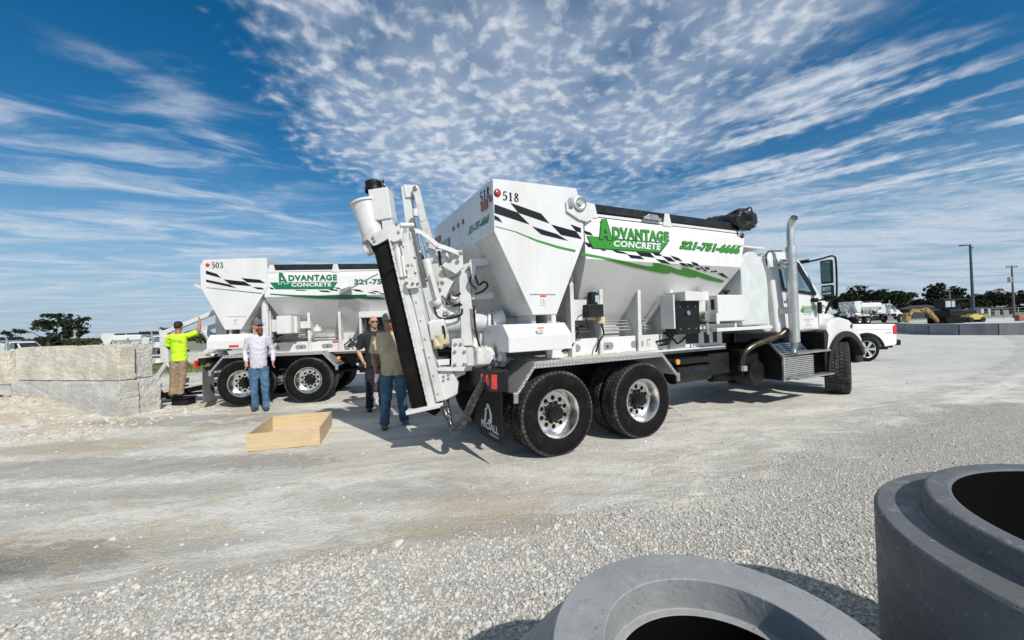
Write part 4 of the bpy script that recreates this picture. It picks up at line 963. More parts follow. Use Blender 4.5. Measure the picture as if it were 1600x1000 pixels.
    pp([(716, 391), (722, 391), (724, 418), (712, 428), (700, 421), (690, 415), (694, 411), (704, 411)], 4.82, .05, 'swing_bracket')
    mb = MB(); mb.tube([A(695, 396, 4.9), A(697, 412, 4.9)], .045, 12); mb.tube([A(686, 392, 4.9), A(688, 414, 4.9)], .014, 8, 1); mb.tube([A(655, 394, 5.0), A(690, 392, 4.95)], .02, 8); mb.build('swing_motor', [WHITE2, VBLK], root)
    # column and top beam
    mb = MB(); mb.beam(A(727, 424, 5.0), A(731, 540, 5.0), .145, .15, rt); mb.beam(A(700, 432, 5.0), A(736, 415, 5.0), .08, .14, (0, 0, 1)); mb.build('swing_post', WHITE2, root, .008)
    pp([(736, 404), (764, 403), (764, 413), (742, 416), (739, 421), (730, 414)], 4.85, .25, 'top_bracket')
    pp([(734, 411), (744, 413), (741, 436), (738, 438)], 4.84, .03, 'hook_plate')
    pp([(737, 458), (771, 457), (770, 466), (738, 468)], 4.95, .16, 'cross_beam')
    pp([(735, 480), (741, 480), (741, 513), (737, 513)], 4.9, .02, 'hinge_plate')
    # lower arm cluster
    pp([(686, 436), (700, 432), (709, 439), (702, 452), (694, 470), (690, 500), (682, 500), (684, 460)], 4.9, .12, 'pivot_casting')
    mb = MB(); mb.box((0, 0, 0), (.001, .001, .001))
    mb = MB()
    for (a, b, r_) in (((676, 470), (684, 488), .06), ((684, 484), (716, 484), .05), ((700, 480), (706, 492), .05), ((705, 468), (718, 470), .04)): mb.tube([A(*a, 4.95), A(*b, 4.95)], r_, 12)
    mb.build('swing_cylinder', WHITE2, root)
    for pts in ([(678, 480), (684, 495), (700, 498), (720, 492), (722, 482)], [(700, 470), (712, 476), (720, 474)], [(740, 478), (744, 520), (752, 545), (762, 543)], [(742, 430), (748, 445), (756, 440), (762, 446), (754, 455), (742, 460)], [(738, 428), (734, 440), (744, 452)], [(706, 455), (712, 462), (720, 458)], [(690, 462), (706, 478), (722, 476)]):
        mb = MB(); mb.tube(cr([A(x, y, 4.86) for x, y in pts]), .013, 8); mb.build('hydraulic_hose', VBLK, root)
    # discharge screw tube and motor
    mb = MB(); mb.tube([A(690, 506, 5.05), A(765, 503, 5.05)], .115, 20); mb.tube([A(764, 503, 5.05), A(768, 503, 5.05)], .15, 20); mb.tube([A(768, 503, 5.05), A(785, 500, 5.1)], [.12, .14], 20); mb.tube([A(740, 500, 5.0), A(744, 500, 5.0)], .13, 20); mb.build('mixer_tube', DUSTY, root)
    mb = MB(); mb.beam(A(683, 500, 4.9), A(688, 530, 4.9), .2, .2, rt); mb.beam(A(676, 500, 4.88), A(682, 514, 4.88), .08, .1, rt); mb.build('collector_housing', WHITE2, root, .02)
    mb = MB(); mb.tube([A(690, 523, 4.85), A(692, 535, 4.85), A(686, 542, 4.83)], [.09, .085, .05], 14); mb.tube([A(681, 529, 4.82), A(684, 540, 4.82), A(690, 541, 4.8)], [.04, .06, .035], 12); mb.build('cloth_bag', CREAM, root)
    mb = MB(); mb.tube([A(692, 509, 4.8), A(695, 522, 4.78), A(694, 540, 4.8)], .015, 8); mb.build('strap', VBLK, root)
    pp([(683, 562), (702, 561), (702, 570), (685, 571)], 4.85, .02, 'caution_plate', VWHT)
    pp([(682, 575), (730, 572), (752, 571), (752, 576), (730, 580), (684, 580)], 4.82, .2, 'base_plate')
    pp([(706, 530), (723, 528), (723, 542), (729, 545), (729, 572), (705, 573)], 4.82, .1, 'gearbox_plate')
    mb = MB(); bolts(mb, [A(x, y, 4.815) for x, y in ((711, 549), (711, 569), (726, 549), (726, 568), (712, 537), (720, 537))], toward, .02, .016); mb.build('bolt_head', STEELG, root)
    pp([(724, 541), (790, 543), (790, 573), (728, 574)], 4.95, .3, 'slewing_gearbox')
    mb = MB(); mb.beam(A(752, 557, 4.75), A(758, 557, 4.5), .2, .2, (0, 0, 1)); mb.build('gear_case', WHITE2, root, .03, 3)
    mb = MB(); c = A(757, 556, 4.55); mb.lathe([(.12, .02), (.12, .0), (.10, -.02), (.085, -.02), (.085, -.05), (.0005, -.055)], c, -toward, 24); mb.lathe([(.11, .02), (.11, .14)], c, -toward, 24); mb.build('slew_motor', WHITE2, root)
    mb = MB(); bolts(mb, [c + toward * .0 + rt * (.105 * math.cos(a)) + Vector((0, 0, .105 * math.sin(a))) for a in [k * math.pi / 4 for k in range(8)]], toward, .012, .016); mb.build('bolt_head', STEELG, root)
    mb = MB(); b0 = A(778, 552, 4.75); mb.beam(b0, A(790, 550, 4.75), .2, .2, (0, 0, 1)); mb.build('box_beam', WHITE2, root, .004); 
    pp([(766, 540), (792, 542), (792, 562), (768, 565)], 4.68, .004, 'beam_mouth', VGREY)
    # fittings on motor and big hoses
    mb = MB()
    for x in (752, 757, 762): mb.tube([A(x, 548, 4.55), A(x, 540, 4.55)], .016, 8)
    for k in range(2): mb.tube([A(784 - 9 * k, 556 + 3 * k, 4.5), A(778 - 8 * k, 565 + 3 * k, 4.5)], .026, 10)
    mb.build('hose_fitting', CHROME, root)
    for i, (dx, r_) in enumerate(((0, .033), (-7, .033))):
        mb = MB(); mb.tube(cr([A(780 + dx, 563, 4.5), A(766 + dx * .8, 585, 4.5), A(744 + dx * .7, 623, 4.55), A(728 + dx * .5, 655, 4.6), A(716 + dx * .3, 671, 4.62), A(708, 672, 4.65), A(703, 660, 4.7), A(700 + dx, 640, 4.75), A(694 + dx, 628, 4.85)]), r_, 12)
        h = mb.build('wrapped_hose', mat('plastic_wrapped_hose', (.012, .012, .013), .15, var=.5, vscale=30, dirt=(.22, .22, .22), damt=.5, dscale=22, coat=.8, bump=.8, bscale=50), root)
    # black skirt behind the discharge
    pp([(700, 588), (758, 580), (760, 674), (740, 660), (720, 630)], 5.1, .02, 'discharge_skirt', BELT)
    pp([(724, 583), (760, 575), (757, 600), (722, 610)], 5.2, .02, 'discharge_skirt', VBLK)


def rear_boom_503(fr, root):
    A = lambda px, py, Y: fr.at(px, py, Y)
    up = (0, 0, 1); Y = 9.6
    mb = MB(); mb.beam(A(338, 586, Y), A(228, 606, Y), .12, .3, up); mb.beam(A(338, 594, Y - .1), A(235, 613, Y - .1), .05, .06, up); mb.build('folded_chute', WHITE2, root, .006)
    mb = MB(); mb.beam(A(340, 600, Y), A(236, 622, Y), .12, .36, up); mb.build('chute_rubber', BELT, root, .01)
    mb = MB(); mb.beam(A(258, 516, Y), A(261, 566, Y), .17, .17, (1, 0, 0)); mb.build('chute_post', WHITE2, root, .01)
    mb = MB()
    for p, q in (((262, 566), (244, 592)), ((244, 592), (241, 602)), ((262, 566), (272, 576)), ((272, 576), (277, 594)), ((277, 594), (277, 600))): mb.beam(A(*p, Y - .02), A(*q, Y - .02), .09, .1, (1, 0, 0))
    mb.build('post_yoke', WHITE2, root, .008)
    mb = MB(); mb.beam(A(255, 521, Y), A(345, 484, Y + .1), .10, .1, up); mb.build('stay_beam', WHITE2, root, .006)
    mb = MB(); mb.beam(A(290, 522, Y + .3), A(344, 507, Y + .2), .10, .1, up); mb.build('stay_beam', WHITE2, root, .006)
    mb = MB(); mb.beam(A(346, 480, Y), A(348, 548, Y), .18, .2, (1, 0, 0)); mb.beam(A(353, 515, Y), A(354, 548, Y), .14, .2, (1, 0, 0)); mb.build('swing_post', WHITE2, root, .008)
    mb = MB()
    for p, q, r_ in (((322, 518), (336, 540), .09), ((318, 520), (330, 522), .06), ((330, 535), (345, 528), .09), ((322, 552), (350, 540), .08), ((322, 548), (336, 556), .05), ((337, 470), (342, 478), .08), ((340, 535), (352, 560), .10)): mb.tube([A(*p, Y), A(*q, Y)], r_, 12)
    mb.build('slewing_gearbox', WHITE2, root)
    mb = MB(); mb.ball(A(340, 484, Y), .08, 8)
    for pts in (((340, 560), (336, 555), (350, 552)), ((350, 500), (356, 520), (352, 540)), ((346, 565), (340, 570), (352, 575))): mb.tube([A(*p, Y - .05) for p in pts], .03, 8)
    mb.tube([A(250, 610, Y - .1), A(262, 622, Y - .1), A(285, 616, Y - .1), (A(330, 612, Y - .1))], .03, 8); mb.build('hydraulic_hose', VBLK, root)
    mb = MB(); mb.beam(A(305, 445, Y), A(322, 453, Y), .05, .05, up); mb.build('latch_arm', WHITE2, root)
    # swing arm with rod toward the front
    q0, q1 = fr.side(538, 456, -.05), fr.side(590, 428, -.45)
    mb = MB(); mb.tube([q0, q1], .016, 8); mb.beam(fr.side(533, 456, .0), fr.side(549, 451, -.05), .1, .08, up); mb.build('tarp_arm', STEELG, root)


def make_truck(fr, new, label, name='concrete_mixer_truck', deco=True):
    root = empty(name, fr.O, fr.yaw, label, 'concrete truck', None)
    cb, hop, gb = truck_body(root, new)
    if deco:
        decals(fr, cb, hop, root, new)
        (rear_machinery if new else rear_boom_503)(fr, root)
    return root

truck1 = make_truck(T1, True, 'white concrete truck numbered 518 with its black and white auger folded upright')
# lettering on the flap and the cab door of 518
def spill():
    rnd = random.Random(8); mb = MB()
    for k in range(420):
        u = rnd.uniform(-.28, 1.6); v = .60 - abs(rnd.gauss(0, .22)); r_ = rnd.uniform(.005, .013)
        if v < .03: continue
        mb.ball((u, v, 1.142 + r_ * .5), (r_, r_ * .8, r_ * .7), 3, 0, Matrix.Rotation(rnd.uniform(0, 3), 3, 'Z'))
    o = mb.build('spilled_gravel', mat('pale_grit', (.55, .52, .45), .9, var=.2), truck1); o['kind'] = 'stuff'; o['label'] = 'pale grit spilled on the fender plate'
spill()
def flap_marks():
    u = -.803; n = (lambda v, z: Vector((u, v, z)))
    mb = MB()
    def q(pts): mb.plate([n(.32 - x, .36 + z) for x, z in pts], .0015, (-1, 0, 0))
    q([(-.12, .10), (-.06, .10), (-.02, .24), (-.075, .22)]); q([(-.09, .24), (-.03, .27), (-.015, .32), (.03, .32), (.005, .26), (-.08, .22)])
    q([(.0, .13), (.045, .08), (.12, .12), (.12, .22), (.04, .32), (.02, .30), (.06, .21), (.06, .15)])
    mb.build('flap_emblem', VWHT, truck1)
    put_text('flap_lettering', 'PROALL', lambda x, y: n(.53 - .50 * x, .375 + .085 * y), VWHT, truck1, .03)
    put_text('flap_lettering', 'A TEREX BRAND', lambda x, y: n(.30 - .26 * x, .325 + .028 * y), VWHT, truck1, .01)
    # door
    nv = .144
    mb = MB(); mb.plate([(5.52, nv - .001, 1.70), (5.56, nv - .001, 1.64), (5.90, nv - .001, 1.64), (5.95, nv - .001, 1.70)], .001, (0, -1, 0)); mb.plate([(5.56, nv - .001, 1.70), (5.60, nv - .001, 1.70), (5.59, nv - .001, 1.79)], .001, (0, -1, 0)); mb.build('door_logo', GREEN, truck1)
    put_text('door_logo', 'ADVANTAGE', lambda x, y: Vector((5.60 + .36 * x, nv - .002, 1.71 + .05 * y)), GREEN, truck1, .03)
    put_text('door_lettering', 'CONCRETE', lambda x, y: Vector((5.62 + .28 * x, nv - .003, 1.65 + .035 * y)), VWHT, truck1, .03)
    put_text('door_lettering', 'Rockledge', lambda x, y: Vector((5.62 + .24 * x, nv - .002, 1.595 + .022 * y)), VGREY, truck1, .02) if False else None
    put_text('door_lettering', '321-751-6666', lambda x, y: Vector((5.62 + .26 * x, nv - .002, 1.59 + .024 * y)), VGREY, truck1, .01)
    for z, x0, x1 in ((1.50, 5.60, 5.92), (1.455, 5.72, 5.79), (1.395, 5.66, 5.86), (1.33, 5.60, 5.92)):
        mb = MB(); pts = []
        k = max(6, int((x1 - x0) * 60))
        for i in range(k + 1): t = i / k; pts.append((x0 + (x1 - x0) * t, nv - .001, z + .016 * math.sin(i * 2.1) * (1 + .6 * math.sin(i * .9))))
        for a, b in zip(pts, pts[1:]): mb.beam(a, b, .0035, .001, (0, 0, 1))
        mb.build('door_script', VGREY, truck1)
    hood = [q for q in truck1.children if q.name.startswith('hood')][0]; he = hood.evaluated_get(bpy.context.evaluated_depsgraph_get()); hk = MB()
    def onhood(x, z):
        ok, p, nn, _ = he.ray_cast(Vector((x, -1, z)), Vector((0, 1, 0))); return (p + nn * .005) if ok else Vector((x, .2, z))
    for i in range(10):
        x = 6.36 + i * .085; z = 1.80 - .022 * i; k = 1 - .05 * i
        for (a, b) in ((0, 0), (.045, -.05)):
            if i > 7 and a: continue
            hk.add([onhood(x + a, z + b), onhood(x + a + .05 * k, z + b - .012), onhood(x + a + .065 * k, z + b - .045 * k), onhood(x + a + .018, z + b - .035 * k)], [(0, 1, 2, 3)])
    hk.build('hood_checker', VBLK, truck1)
    hk = MB(); pts = [(6.34 + .1 * i, 1.66 - .012 * i) for i in range(9)]
    for (a, b) in zip(pts, pts[1:]): hk.add([onhood(*a), onhood(*b), onhood(b[0], b[1] - .012), onhood(a[0], a[1] - .010)], [(0, 1, 2, 3)])
    hk.build('swoosh_decal', GREEN2, truck1)
flap_marks()
truck2 = make_truck(T2, False, 'white concrete truck numbered 503 parked behind the workers on the left')

# ------------------------------------------------------------------ ground
def sstep(x, a, b):
    t = np.clip((x - a) / (b - a), 0, 1); return t * t * (3 - 2 * t)
def vnoise(x, y, seed=0):
    """value noise on arrays"""
    xi = np.floor(x).astype(np.int64); yi = np.floor(y).astype(np.int64); xf = x - xi; yf = y - yi
    def h(a, b):
        n = (a * 374761393 + b * 668265263 + seed * 982451653) & 0xffffffff; n = ((n ^ (n >> 13)) * 1274126177) & 0xffffffff; return ((n ^ (n >> 16)) & 0xffff) / 65535.0
    u = xf * xf * (3 - 2 * xf); v = yf * yf * (3 - 2 * yf)
    return (h(xi, yi) * (1 - u) + h(xi + 1, yi) * u) * (1 - v) + (h(xi, yi + 1) * (1 - u) + h(xi + 1, yi + 1) * u) * v
def fbm(x, y, o=4, seed=0):
    s = 0; a = .5; f = 1
    for i in range(o): s = s + a * vnoise(x * f, y * f, seed + i); a *= .5; f *= 2.03
    return s
def gravel_edge(x):      # y below which loose gravel lies
    return np.interp(x, [-4, -3.05, -2.0, -1.45, -.6, 0, 1.35, 2.6, 4.2, 7], [2.25, 2.32, 2.42, 2.55, 2.80, 2.95, 3.45, 4.2, 5.1, 6.6])
def ground_z(x, y):
    x = np.asarray(x, float); y = np.asarray(y, float)
    # loose dirt banked in front of the concrete blocks
    u = (x + 7.9) * .967 + (y - 7.86) * -.255; v = (x + 7.9) * .255 + (y - 7.86) * .967
    bank = .36 * sstep(-u, .2, 2.6) * np.exp(-np.clip(-v, 0, 9) ** 2 / .9) * sstep(v, .9, .2)
    bank = bank * (.75 + .5 * fbm(x * 2.2, y * 2.2, 3, 4)) + .05 * sstep(-u, -1.2, .5) * np.exp(-(v + .3) ** 2 / .5)
    low = -1.0 * sstep(y - .0 * x, 20, 34) * sstep(-x, 4, 14)
    d = np.hypot(x, y)
    rough = (fbm(x * 1.3, y * 1.3, 4, 1) - .47) * .06 * sstep(-x - .1 * y, .2, 4.5) * sstep(y, 12, 8)
    rough += (fbm(x * 6, y * 6, 3, 9) - .44) * .035 * sstep(-x, 2.5, 6) * sstep(y, 11, 8)
    ridge = .05 * np.exp(-((y - gravel_edge(x) + .1) / .35) ** 2) * (.4 + fbm(x * 3, y * 3, 3, 5)) * sstep(d, 6.5, 5)
    return bank + low + rough + ridge
def axis_pts(lo, hi, fine_lo, fine_hi, step, far):
    a = list(np.arange(fine_lo, fine_hi, step)); s = step; p = fine_lo
    left = []
    while p > lo: s *= 1.16; p -= s; left.append(max(p, lo))
    s = step; p = a[-1]; right = []
    while p < hi: s *= 1.16; p += s; right.append(min(p, hi))
    return np.array(left[::-1] + a + right)
gx = axis_pts(-1500, 1500, -12.5, 7.5, .045, 0); gy = axis_pts(-60, 1800, 1.4, 10.5, .045, 0)
GX, GY = np.meshgrid(gx, gy); GZ = ground_z(GX, GY)
nX, nY = len(gx), len(gy); co = np.stack([GX, GY, GZ], -1).reshape(-1, 3)
ii = (np.arange(nY - 1)[:, None] * nX + np.arange(nX - 1)[None]).reshape(-1); quads = np.stack([ii, ii + 1, ii + nX + 1, ii + nX], 1)
def np_mesh(name, co, quads, smooth=True):
    me = bpy.data.meshes.new(name); k = quads.shape[1]
    me.vertices.add(len(co)); me.vertices.foreach_set('co', co.astype(np.float32).ravel())
    me.loops.add(quads.size); me.loops.foreach_set('vertex_index', quads.astype(np.int32).ravel())
    me.polygons.add(len(quads)); me.polygons.foreach_set('loop_start', np.arange(0, quads.size, k, dtype=np.int32)); me.polygons.foreach_set('loop_total', np.full(len(quads), k, dtype=np.int32))
    me.update(calc_edges=True); me.polygons.foreach_set('use_smooth', np.full(len(quads), smooth)); return me
def ground_mat():
    m = bpy.data.materials.new('crushed_limestone'); m.use_nodes = True; nt = m.node_tree; b = nt.nodes['Principled BSDF']
    b.inputs['Roughness'].default_value = .92; b.inputs['Specular IOR Level'].default_value = .2
    tc = nt.nodes.new('ShaderNodeTexCoord'); o = tc.outputs['Object']; sp = nt.nodes.new('ShaderNodeSeparateXYZ'); nt.links.new(o, sp.inputs[0])
    x, y = X(nt, sp.outputs[0]), X(nt, sp.outputs[1])
    big = noisef(nt, comb(nt, x * .5 + y * .25, y * 1.3 - x * .2, 0.), .8, 5, .6, .5)      # streaks along the traffic direction
    mid = noisef(nt, comb(nt, x * .8 + y * .3, y * 1.6 - x * .25, 2.), 2.6, 7, .68, .8)
    fin = noisef(nt, o, 34, 6, .7); peb = noisef(nt, o, 110, 3, .6)
    c = mixc(nt, big.step(.38, .62), (.58, .555, .49), (.75, .72, .64))
    c = mixc(nt, mid.step(.44, .70) * .7, c, (.42, .41, .375))
    # tan patches toward the gravel line and the mound on the left
    tan = noisef(nt, comb(nt, x, y, 7.), .9, 5, .6, .4).step(.47, .66)
    leftm = x.step(-1.0, -6.5).mx((y.step(4.9, 3.6)) * .9)
    c = mixc(nt, tan * leftm * .85, c, (.50, .42, .29))
    ochre = noisef(nt, comb(nt, x, y, 17.), 1.9, 4, .6).step(.58, .72)
    c = mixc(nt, ochre * leftm * .6, c, (.40, .30, .15))
    # damp dark soil at left foreground and under the trucks' rear
    gr0 = noisef(nt, comb(nt, x, y, 41.), 9, 6, .7)
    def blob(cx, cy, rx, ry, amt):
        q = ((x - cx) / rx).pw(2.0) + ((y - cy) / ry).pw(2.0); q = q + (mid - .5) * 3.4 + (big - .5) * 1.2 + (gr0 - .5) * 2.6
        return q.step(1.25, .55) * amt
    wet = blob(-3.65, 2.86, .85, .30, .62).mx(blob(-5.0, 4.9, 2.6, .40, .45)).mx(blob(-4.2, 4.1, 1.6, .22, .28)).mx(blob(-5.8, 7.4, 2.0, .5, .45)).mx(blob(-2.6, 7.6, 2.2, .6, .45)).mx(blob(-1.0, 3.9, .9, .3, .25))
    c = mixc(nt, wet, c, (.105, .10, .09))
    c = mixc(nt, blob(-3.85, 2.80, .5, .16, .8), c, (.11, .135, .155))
    c = mixc(nt, blob(-.35, 3.10, .9, .22, .5).mx(blob(-3.2, 3.1, 1.0, .35, .4)).mx(blob(-6.6, 5.9, 1.2, .4, .55)), c, (.40, .32, .19))
    pale = noisef(nt, comb(nt, x * .7, y * 1.6, 11.), 1.7, 6, .65, .6).step(.56, .68)
    c = mixc(nt, pale * .45, c, (.78, .765, .72))
    trkn = noisef(nt, comb(nt, x * .35 + y * .12, y * 4.2 - x * 1.1, 21.), 1.1, 7, .66, .9)
    c = mixc(nt, trkn.step(.50, .68) * .5, c, (.38, .365, .33))
    c = mixc(nt, trkn.step(.42, .28) * .3, c, (.80, .785, .74))
    grit = noisef(nt, comb(nt, x, y, 31.), 13, 6, .75)
    c = mixc(nt, grit.step(.54, .66) * .5, c, (.36, .35, .32))
    c = mixc(nt, (fin.step(.52, .68)) * .55, c, (.30, .29, .265))
    c = mixc(nt, (peb.step(.55, .66)) * .45, c, (.80, .79, .75))
    # grey asphalt-like yard far to the right, grass far behind
    yard = (y + x * .25).step(9.5, 15.0)
    c = mixc(nt, yard * .55, c, (.43, .44, .44))
    gr = (y - x * .6).step(22, 30) * x.step(-3, -6); gr = gr * (y - x * .0).step(46, 40)
    c = mixc(nt, gr * .9, c, (.10, .12, .045))
    farr = y.step(55, 75); c = mixc(nt, farr * .8, c, (.13, .135, .08))
    an = nt.nodes.new('ShaderNodeAttribute'); an.attribute_name = 'gravel'; gap_shade = X(nt, an.outputs['Fac'])
    c = mixc(nt, gap_shade * .75, c, (.34, .335, .31))  # ground darkened under the gravel: shade of the gaps between stones, put into colour
    ab = nt.nodes.new('ShaderNodeAttribute'); ab.attribute_name = 'bank'; bk = X(nt, ab.outputs['Fac'])
    c = mixc(nt, bk * (mid.step(.35, .6)) * .8, c, (.46, .40, .29))
    nt.links.new(c, b.inputs['Base Color'])
    # tyre prints: rows of small lugs along two arcs right of the rear wheels
    br = nt.nodes.new('ShaderNodeTexBrick'); mp = nt.nodes.new('ShaderNodeMapping'); mp.inputs['Rotation'].default_value = (0, 0, -.36)
    nt.links.new(o, mp.inputs[0]); nt.links.new(mp.outputs[0], br.inputs['Vector']); br.inputs['Scale'].default_value = 9.0; br.inputs['Mortar Size'].default_value = .035
    br.inputs['Mortar Smooth'].default_value = .6; br.inputs['Color1'].default_value = (1, 1, 1, 1); br.inputs['Color2'].default_value = (.8, .8, .8, 1); br.inputs['Mortar'].default_value = (0, 0, 0, 1)
    t = (y - x * .38); arc = t - (x * x) * .01
    trk = ((arc - 3.72)._op('ABSOLUTE').step(.42, .25)).mx((arc - 2.85)._op('ABSOLUTE').step(.3, .18)) * x.step(.9, 1.6) * (mid.step(.40, .58))
    h = big * .02 + mid * .07 + grit * .09 + fin * .07 + peb * .035 + X(nt, br.outputs['Color']) * trk * .04
    bn = nt.nodes.new('ShaderNodeBump'); bn.inputs['Strength'].default_value = .85; bn.inputs['Distance'].default_value = 1.0
    h = h * .35
    nt.links.new(h.s, bn.inputs['Height']); nt.links.new(bn.outputs[0], b.inputs['Normal'])
    return m
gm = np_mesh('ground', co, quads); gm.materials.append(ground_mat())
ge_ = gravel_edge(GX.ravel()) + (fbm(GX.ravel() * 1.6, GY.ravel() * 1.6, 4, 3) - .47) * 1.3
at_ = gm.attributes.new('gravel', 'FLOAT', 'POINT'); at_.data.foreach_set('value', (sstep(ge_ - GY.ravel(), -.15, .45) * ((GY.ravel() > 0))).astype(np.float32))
bk_ = gm.attributes.new('bank', 'FLOAT', 'POINT'); bk_.data.foreach_set('value', sstep(GZ.ravel(), .03, .12).astype(np.float32))
go = bpy.data.objects.new('ground', gm); COL.objects.link(go); go['kind'] = 'structure'; go['label'] = 'pale crushed limestone yard with grey stains'

# loose stones (stuff)
def stones(name, px, py, sz, m, label, seed, flat=.7, sink=.25):
    rng = np.random.default_rng(seed); n = len(px)
    base = np.array([[1, 0, 0], [-1, 0, 0], [0, 1, 0], [0, -1, 0], [0, 0, 1], [0, 0, -1], [.6, .6, .55], [-.6, .6, .55], [.6, -.6, .55], [-.6, -.6, .55]], float)
    # subdivided octahedron gives rounder stones
    ov = [(1, 0, 0), (-1, 0, 0), (0, 1, 0), (0, -1, 0), (0, 0, 1), (0, 0, -1)]; of = [(0, 2, 4), (2, 1, 4), (1, 3, 4), (3, 0, 4), (2, 0, 5), (1, 2, 5), (3, 1, 5), (0, 3, 5)]
    V = [np.array(v, float) for v in ov]; Fc = []; mid = {}
    def md(a, b):
        k = (min(a, b), max(a, b))
        if k not in mid: q = V[a] + V[b]; V.append(q / np.linalg.norm(q)); mid[k] = len(V) - 1
        return mid[k]
    for a, b, c in of:
        ab, bc, ca = md(a, b), md(b, c), md(c, a); Fc += [(a, ab, ca), (ab, b, bc), (ca, bc, c), (ab, bc, ca)]
    V = np.array(V); Fc = np.array(Fc); k = len(V)
    jit = 1 + rng.uniform(-.28, .28, (n, k, 1)); P = V[None] * jit
    sc = sz[:, None] * np.stack([rng.uniform(.7, 1.25, n), rng.uniform(.7, 1.1, n), rng.uniform(.5, .95, n) * flat / .7], 1)
    P = P * sc[:, None]
    a = rng.uniform(0, 6.28, n); tl = rng.uniform(-.5, .5, n); ca, sa = np.cos(a), np.sin(a); ct, st = np.cos(tl), np.sin(tl)
    x, y, z = P[..., 0], P[..., 1], P[..., 2]; y, z = y * ct[:, None] - z * st[:, None], y * st[:, None] + z * ct[:, None]
    x, y = x * ca[:, None] - y * sa[:, None], x * sa[:, None] + y * ca[:, None]
    z0 = ground_z(px, py) + sz * (.5 - sink) * .8
    P = np.stack([x + px[:, None], y + py[:, None], z + z0[:, None]], -1).reshape(-1, 3)
    Fq = (Fc[None] + (np.arange(n) * k)[:, None, None]).reshape(-1, 3)
    me = np_mesh(name, P, Fq, False); me.materials.append(m); o = bpy.data.objects.new(name, me); COL.objects.link(o); o['kind'] = 'stuff'; o['label'] = label; o['category'] = 'gravel'
    return o
def stone_mat(name, a, b_, tan):
    m = bpy.data.materials.new(name); m.use_nodes = True; nt = m.node_tree; b = nt.nodes['Principled BSDF']; b.inputs['Roughness'].default_value = .9; b.inputs['Specular IOR Level'].default_value = .2
    g = nt.nodes.new('ShaderNodeNewGeometry'); r = X(nt, g.outputs['Random Per Island']); tc = nt.nodes.new('ShaderNodeTexCoord')
    n = noisef(nt, tc.outputs['Object'], 45, 4, .6)
    c = mixc(nt, r, a, b_); c = mixc(nt, (r * 7.3)._op('FRACT').step(.82, .9) * .5, c, tan); c = mixc(nt, n.step(.5, .7) * .3, c, (.26, .255, .24))
    nt.links.new(c, b.inputs['Base Color']); return m
SM = stone_mat('limestone_gravel', (.28, .275, .255), (.58, .565, .52), (.52, .45, .33))
rng = np.random.default_rng(5)
n = 420000; sx_ = rng.uniform(-4.2, 7.5, n); sy_ = 1.5 + 5.2 * rng.uniform(0, 1, n) ** .8
ge = gravel_edge(sx_) + (fbm(sx_ * 1.6, sy_ * 1.6, 4, 3) - .47) * 1.3; dens = sstep(ge - sy_, -.25, .45)
vis = (np.abs(sx_) < sy_ * 1.36 + .35)
keep = (rng.uniform(0, 1, n) < dens * np.clip(1.15 - .06 * sy_, 0, 1)) & vis & (np.hypot(sx_ - .5, sy_ - 1.0) > .6) & (np.hypot(sx_ - 1.87, sy_ - 1.0) > .7)
bare = (fbm(sx_ * .9 + 3, sy_ * 1.8, 3, 21) > .60) & (rng.uniform(0, 1, n) < .75); keep &= ~bare
bg_ = rng.uniform(0, 1, keep.sum()) < .006
kx, ky = sx_[keep], sy_[keep]; sz = (1 + .8 * bg_) * .0072 * np.exp(rng.normal(0, .34, len(kx))) * np.clip(1.25 - .10 * ky - .05 * kx, .55, 1.15)
stones('gravel', kx, ky, sz, SM, 'bed of pale crushed stone gravel in the foreground', 11)
n = 26000; sx_ = rng.uniform(-11, 9, n); sy_ = 2.2 + 9 * rng.uniform(0, 1, n) ** 1.3
k2 = (rng.uniform(0, 1, n) < (.10 + .75 * sstep(fbm(sx_ * .8, sy_ * 1.6, 4, 8), .5, .62)) * (.35 + .65 * sstep(-sx_, 3, 6) + .3 * sstep(4.9 - sy_, 0, 1))) & ~((np.abs(sx_ + 0) < 9) & (sy_ > 9.2))
sx_, sy_ = sx_[k2], sy_[k2]; stones('scattered_stones', sx_, sy_, .0065 * np.exp(rng.normal(0, .5, len(sx_))), stone_mat('yard_stones', (.34, .34, .32), (.60, .59, .55), (.30, .26, .2)), 'scattered small stones on the packed limestone', 12, .6, .4)
# crumbs of broken dirt on the bank by the blocks
n = 1500; sx_ = rng.uniform(-12, -6.6, n); sy_ = rng.uniform(6.2, 8.9, n); stones('dirt_clods', sx_, sy_, .03 * np.exp(rng.normal(-.5, .5, n)), stone_mat('dirt_clod', (.42, .38, .31), (.56, .53, .47), (.44, .35, .22)), 'clods of pale broken dirt banked against the concrete blocks', 13, .6, .45)

